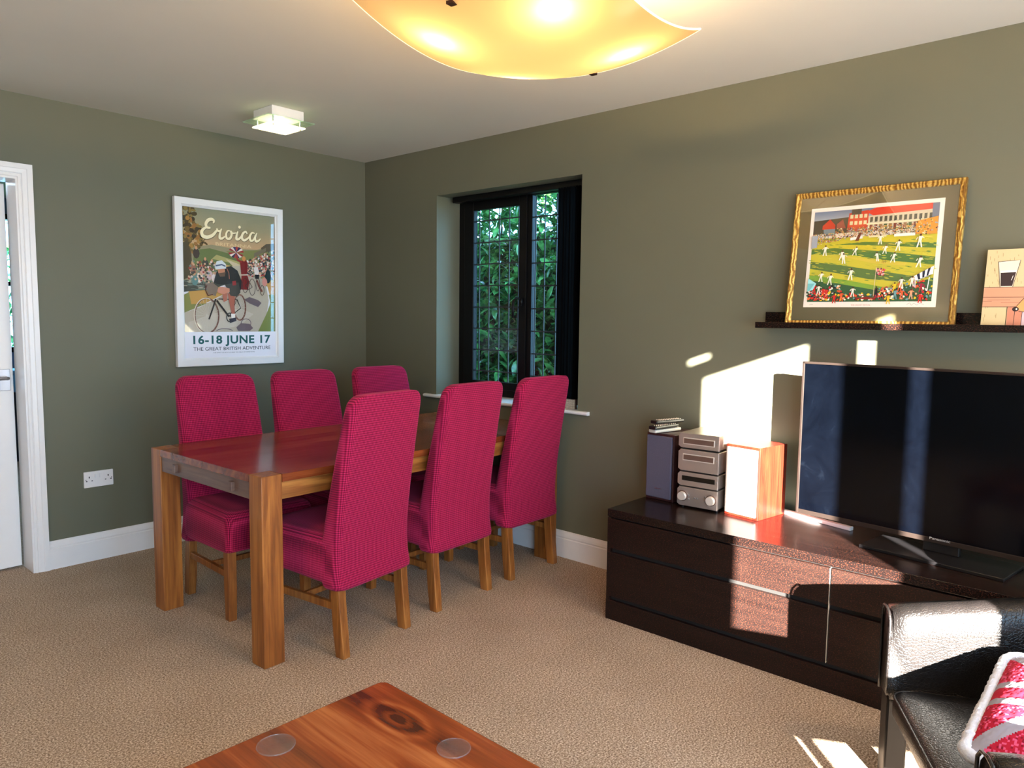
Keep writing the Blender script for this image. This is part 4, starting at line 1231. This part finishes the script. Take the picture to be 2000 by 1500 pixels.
unit('stereo_amplifier', 'silver amplifier with two round knobs at the bottom of the stereo stack', .5065, .086, b_amp)
unit('stereo_tuner', 'silver tuner with a black display strip in the stereo stack', .597, .063, b_tuner)
unit('cassette_deck', 'taller silver deck with one tray, second from the top of the stereo stack', .665, .097, b_deck)
unit('disc_player', 'slim silver disc player at the top of the stereo stack', .768, .068, b_deck)

# ---- remote controls
def remote(label, loc, rz, tilt, c_):
    s = thing('remote_control', label, 'remote control', loc, rz)
    s.rotation_euler = (tilt, 0, rz)
    bm = bmesh.new()
    loft(bm, [[Vector((px, y, .009 + pz)) for px, pz in rrect(.046 * k, .016 * k, .006 * k, 3)] for y, k in ((-.088, .8), (-.084, 1), (.084, 1), (.088, .8))])
    obj('body', bm, c_, s, smooth=False)
    bm = bmesh.new()
    for i in range(9):
        for j in range(3):
            box(bm, -.014 + j * .011, -.009 + j * .011, -.072 + i * .016, -.066 + i * .016, .0168, .0188)
    obj('buttons', bm, M['champ'], s)
    return s
remote('pale remote control, lowest of the pile on the dark speaker', (-.185, -2.535, .8125), R(78), 0, plain('grey_white_plastic', rgb(196, 192, 184), .4))
remote('black remote control with silver buttons, middle of the pile on the dark speaker', (-.215, -2.545, .8325), R(84), 0, M['tv_black'])
remote('black remote control with silver buttons, topmost of the pile on the dark speaker', (-.175, -2.540, .8530), R(74), 0, M['tv_black'])

# ---- television
TVA = R(-8.0)
tv = thing('television', 'large flat black television on the dark cabinet, sunlit at its left edge', 'television', (-.275, -3.712, .500), TVA)
# local: screen faces -x, width along y
TWd, Tb, Tt = 1.10, .048, .674
obj('screen', boxes((-.001, .004, -TWd / 2 + .010, TWd / 2 - .010, Tb + .018, Tt - .009)), M['screen'], tv)
obj('bezel', boxes((-.004, .012, -TWd / 2, TWd / 2, Tt - .009, Tt), (-.004, .012, -TWd / 2, -TWd / 2 + .010, Tb, Tt), (-.004, .012, TWd / 2 - .010, TWd / 2, Tb, Tt), (-.004, .012, -TWd / 2 + .010, TWd / 2 - .010, Tb, Tb + .018)), M['tv_metal'], tv, bevel=.0015)
obj('back_cover', boxes((.004, .030, -TWd / 2 + .004, TWd / 2 - .004, Tb + .004, Tt - .004), (.030, .062, -TWd / 2 + .15, TWd / 2 - .15, Tb + .03, Tt - .20)), M['tv_black'], tv, bevel=.004)
A = Art((-.0042, .0, .062), (0, -1, 0), (0, 0, -1), (-1, 0, 0))
A.text('Panasonic', -.034, .002, .0085, rgb(196, 190, 186), width=.068)
A.done('maker_name', tv)
st = obj('stand_base', boxes((-.115, .090, -.235, .235, .0, .012)), M['tv_black'], tv, bevel=.002)
obj('stand_neck', boxes((.008, .030, -.060, .060, .012, .16)), M['tv_black'], st, bevel=.003)
obj('white_strip', boxes((-.012, .012, -.165, .165, 0, .016)), M['plastic_white'], None, bevel=.003)  # plain white bar laid on the cabinet top
ps = bpy.data.objects['white_strip']; ps.location = (-.105, -3.215, .5); ps.rotation_euler = (0, 0, R(-15))
tag(ps, 'white strip lying on the cabinet behind the television', 'power strip')

# ================================================================== coffee table
ct = thing('coffee_table', 'orange stained pine coffee table at the bottom of the picture', 'table', (-2.099, -2.857, 0), R(-1.0))
TC = .42
# local: top corner nearest the dining table is at the origin, extends -x and -y
bm = bmesh.new()
pts = [(p[0] - .36, p[1] - .55) for p in rrect(.72, 1.10, .022, 5)]
loft(bm, [[Vector((x, y, TC - .032)) for x, y in pts], [Vector((x, y, TC)) for x, y in pts]])
obj('tabletop', bm, M['coffee'], ct, bevel=.003)
for x in (-.66, -.06):
    for y in (-1.04, -.06):
        obj('leg', boxes((x - .03, x + .03, y - .03, y + .03, 0, TC - .032)), M['coffee'], ct, bevel=.003)
obj('apron', boxes((-.64, -.08, -.08, -.06, .30, TC - .032), (-.64, -.08, -1.04, -1.02, .30, TC - .032), (-.08, -.06, -1.04, -.06, .30, TC - .032), (-.66, -.64, -1.04, -.06, .30, TC - .032)), M['coffee'], ct)
def coaster(label, x, y, r):
    c_ = thing('coaster', label, 'coaster', (x, y, TC))
    bm = bmesh.new(); cyl(bm, (0, 0, .0002), (0, 0, .0026), r, n=40)
    obj('disc', bm, M['clear'], c_)
    bm = bmesh.new(); tube(bm, [(r * math.cos(2 * PI * i / 40), r * math.sin(2 * PI * i / 40), .0026) for i in range(40)], .0012, 6, True)
    obj('rim', bm, M['clear'], c_, smooth=True)
coaster('clear round coaster near the left edge of the coffee table', -2.436, -2.918, .040)
coaster('clear round coaster lying towards the middle of the coffee table', -2.186, -3.204, .036)

# ================================================================== armchair
AC = (-1.139, -4.194, 0)
ac = thing('leather_armchair', 'cracked black leather tub armchair at the lower right', 'armchair', AC, R(28))
def armchair():
    path = []
    hx, yf, yb = .370, .33, -.30
    for i in range(9): path.append(((hx, yf - (yf - (-.06)) * i / 8), (1, 0)))
    for i in range(1, 16):
        a_ = PI * i / 16
        path.append(((hx * math.cos(a_), -.06 - .30 * math.sin(a_)), None))
    for i in range(9): path.append(((-hx, -.06 + (yf + .06) * i / 8), (-1, 0)))
    n = len(path)
    secs = []
    for i, ((x, y), _) in enumerate(path):
        a_ = Vector(path[max(0, i - 1)][0]); b_ = Vector(path[min(n - 1, i + 1)][0])
        t = (b_ - a_).normalized()
        out = Vector((t.y, -t.x))
        if out.dot(Vector((x, y + .06))) < 0: out = -out
        s = abs(i / (n - 1) * 2 - 1)          # 1 at the fronts, 0 at the back
        h = .525 + (.060 * i / 8 if i <= 8 else 0)
        if 8 < i < n - 9:
            q = (i - 8) / (n - 17)            # 0 at the far arm, 1 at the near arm
            h = .590 + .17 * math.sin(PI * min(1, q * 1.25 + .02)) ** .5 if q < .4 else .745 - .220 * ((q - .4) / .6) ** 1.5
        w = .090
        if s > .97: h -= .004
        def pt(o_, z): return Vector((x + out.x * o_, y + out.y * o_, z))
        sec = [pt(-.030, .262), pt(.045, .262), pt(.047, .31), pt(.050, h - .06), pt(.049, h - .020), pt(.036, h - .004), pt(.010, h), pt(-.020, h - .006), pt(-.037, h - .026), pt(-.040, h - .08), pt(-.036, .36), pt(-.032, .30)]
        secs.append(sec)
    return secs, path
secs, path = armchair()
bm = bmesh.new()
loft(bm, secs)
bmesh.ops.bevel(bm, geom=[e for e in bm.edges if len(e.link_faces) == 2 and any(len(f.verts) > 4 for f in e.link_faces)], offset=.008, segments=2, affect='EDGES')
obj('tub_shell', bm, M['leather'], ac, smooth=True)
for k in (0, -1):
    bm = bmesh.new()
    s_ = secs[k]
    dy = Vector((0, .003, 0))
    tube(bm, [p + dy for p in s_[1:]], .004, 6)
    obj('piping', bm, M['leather'], ac, smooth=True)
# seat base and cushion
bm = bmesh.new()
box(bm, -.330, .330, -.20, .315, .240, .262)
obj('seat_base', bm, M['leather'], ac, bevel=.01)
bm = bmesh.new()
rings = []
for z, k in ((.238, .96), (.250, 1), (.278, 1), (.297, .985), (.310, .93), (.318, .75), (.322, .4)):
    rings.append([Vector((px * k, .055 + py * k, z)) for px, py in rrect(.656, .545, .05, 6)])
loft(bm, rings)
sc_ = obj('seat_cushion', bm, M['leather'], ac, smooth=True)
bm = bmesh.new()
tube(bm, [(px * .99, 0.055 + py * .99, .298) for px, py in rrect(.656, .545, .05, 6)], .004, 6, True)
obj('piping', bm, M['leather'], sc_, smooth=True)
for sx in (-1, 1):
    obj('leg', boxes((sx * .378 - .034, sx * .378 + .034, .268, .326, 0, .266)), M['black'], ac, bevel=.006)
    obj('leg', boxes((sx * .24 - .025, sx * .24 + .025, -.30, -.25, 0, .24)), M['black'], ac, bevel=.004)

# ---- cushion, on the armchair
CB, CT = Vector((-1.372, -4.003, .378)), Vector((-0.920, -4.023, .462))
E1 = (CT - CB).normalized()
E2 = Vector((.0, -1, .10)); E2 = (E2 - E1 * E2.dot(E1)).normalized()
EN = E2.cross(E1).normalized()
if EN.z < 0: EN = -EN
LE1, LE2 = .44, .36
wc = CB + E1 * LE1 / 2 + E2 * LE2 / 2
cuo = thing('knitted_cushion', 'grey and red knitted cushion with fluffy pale trim on the leather armchair', 'cushion')
mw = Matrix((E2, E1, EN)).transposed().to_4x4(); mw.translation = wc
cuo.matrix_world = mw           # local x = across, y = up along the left edge, z = face normal
bm = bmesh.new()
lay = bm.loops.layers.float_color.new('ink')
N = 84
GREY, RED, PK, DR = rgb(150, 146, 160), rgb(170, 26, 52), rgb(206, 80, 120), rgb(128, 20, 40)
def ccol(u, v):
    # flag like blocks: grey saltire bands between red triangles, with a red bar
    a_, b_ = u - .5, v - .5
    rn = random.random()
    if abs(a_) < .06 or abs(b_) < .05: return RED
    if abs(a_) < .12 or abs(b_) < .11: return GREY
    d1 = abs(a_ - b_) ; d2 = abs(a_ + b_)
    if min(d1, d2) < .07: return GREY
    return RED if rn > .33 else (PK if rn > .12 else DR)
gr = {}
for s in (1, -1):
    for i in range(N + 1):
        for j in range(N + 1):
            u, v = i / N, j / N
            t = (max(0, 1 - (2 * u - 1) ** 4) * max(0, 1 - (2 * v - 1) ** 4)) ** .5
            gr[s, i, j] = bm.verts.new(((u - .5) * LE2, (v - .5) * LE1, s * .045 * t + (.0012 * random.uniform(-1, 1))))
for s in (1, -1):
    for i in range(N):
        for j in range(N):
            f = bm.faces.new((gr[s, i, j], gr[s, i + 1, j], gr[s, i + 1, j + 1], gr[s, i, j + 1]))
            c_ = ccol(i / N, j / N) if s > 0 else rgb(150, 110, 70)
            for lp in f.loops: lp[lay] = c_
bmesh.ops.remove_doubles(bm, verts=bm.verts, dist=.0025)
obj('cover', bm, M['fabric_ink'], cuo, smooth=True)
rnd = random.Random(9)
bm = bmesh.new()
loop = []
o = rrect(LE2 + .01, LE1 + .01, .03, 6)
for (x0, y0), (x1, y1) in zip(o, o[1:] + o[:1]):
    L_ = math.hypot(x1 - x0, y1 - y0); q = max(1, int(L_ / .006))
    for k in range(q): loop.append((x0 + (x1 - x0) * k / q, y0 + (y1 - y0) * k / q, 0))
tube(bm, loop, lambda i: .016 + rnd.uniform(-.0015, .0015), 12, True)
for v in bm.verts: v.co += Vector((rnd.uniform(-1, 1), rnd.uniform(-1, 1), rnd.uniform(-1, 1))) * .0012
obj('fluffy_trim', bm, plain('fluffy_trim', rgb(204, 208, 222), .95, noise=.08, nscale=160, bmp=.6), cuo, smooth=True)

# ================================================================== garden
def leaf_cluster(name, label, boxr, count, seed, parent_name='hedge'):
    r_ = random.Random(seed)
    bm = bmesh.new()
    x0, x1, y0, y1, z0, z1 = boxr
    for k in range(count):
        p = Vector((x0 + (x1 - x0) * r_.random() ** .8, r_.uniform(y0, y1), r_.uniform(z0, z1)))
        L = r_.uniform(.09, .17); w = L * .34
        d = Vector((r_.uniform(-1, .4), r_.uniform(-1, 1), r_.uniform(-.7, .9))).normalized()
        s = d.cross(Vector((r_.uniform(-.4, .4), r_.uniform(-.4, .4), 1))).normalized()
        u = s.cross(d)
        v0 = bm.verts.new(p)
        ring = []
        for t, ww in ((.25, .8), (.55, 1), (.82, .6)):
            c_ = p + d * L * t - u * (.18 * L * t * t)
            ring.append((bm.verts.new(c_ + s * w / 2 * ww + u * .006), bm.verts.new(c_), bm.verts.new(c_ - s * w / 2 * ww + u * .006)))
        v1 = bm.verts.new(p + d * L - u * .18 * L)
        bm.faces.new((v0, ring[0][1], ring[0][0])); bm.faces.new((v0, ring[0][2], ring[0][1]))
        for a_, b_ in zip(ring, ring[1:]):
            bm.faces.new((a_[0], a_[1], b_[1], b_[0])); bm.faces.new((a_[1], a_[2], b_[2], b_[1]))
        bm.faces.new((ring[2][0], ring[2][1], v1)); bm.faces.new((ring[2][1], ring[2][2], v1))
    return bm
hg = thing('laurel_hedge', 'glossy green laurel hedge outside the leaded window', 'hedge', (0, 0, 0))
obj('foliage', leaf_cluster('', '', (.95, 1.45, -1.6, 2.2, .3, 2.75), 9500, 4), M['leaf'], hg, smooth=True)
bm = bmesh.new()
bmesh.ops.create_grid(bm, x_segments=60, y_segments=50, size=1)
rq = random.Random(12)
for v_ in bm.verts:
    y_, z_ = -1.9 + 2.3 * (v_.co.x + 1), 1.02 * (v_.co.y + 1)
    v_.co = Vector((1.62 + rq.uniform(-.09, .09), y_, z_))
obj('dark_gap_sheet', bm, plain('shaded_hedge_core', rgb(30, 58, 40), .9, noise=.5, nscale=12), hg)  # dark sheet behind the leaves, giving the gaps their shade and hiding sky
bm = bmesh.new()
rb_ = random.Random(2)
for k in range(26):
    y = -2 + k * .18
    tube(bm, [(1.55 + rb_.uniform(-.1, .1), y + rb_.uniform(-.05, .05) , z) for z in (0, .6, 1.2, 1.9, 2.6)], lambda i: .022 - .003 * i, 6)
obj('stems', bm, plain('hedge_bark', rgb(60, 46, 34), .8), hg)
hg2 = thing('garden_shrub', 'bright green shrub seen through the gap of the ajar door', 'shrub', (0, 0, 0))
obj('foliage', leaf_cluster('', '', (-2.0, .4, 5.0, 6.0, .2, 3.0), 1600, 8), M['leaf'], hg2, smooth=True)
struct('floor_garden', boxes((.33, 9, -8, 12, -.3, -.1), (-8, .33, 4.2, 12, -.3, -.1), (-9, 9, -14, -5.5, -.3, -.1)), plain('lawn', rgb(70, 96, 50), .9, noise=.3))
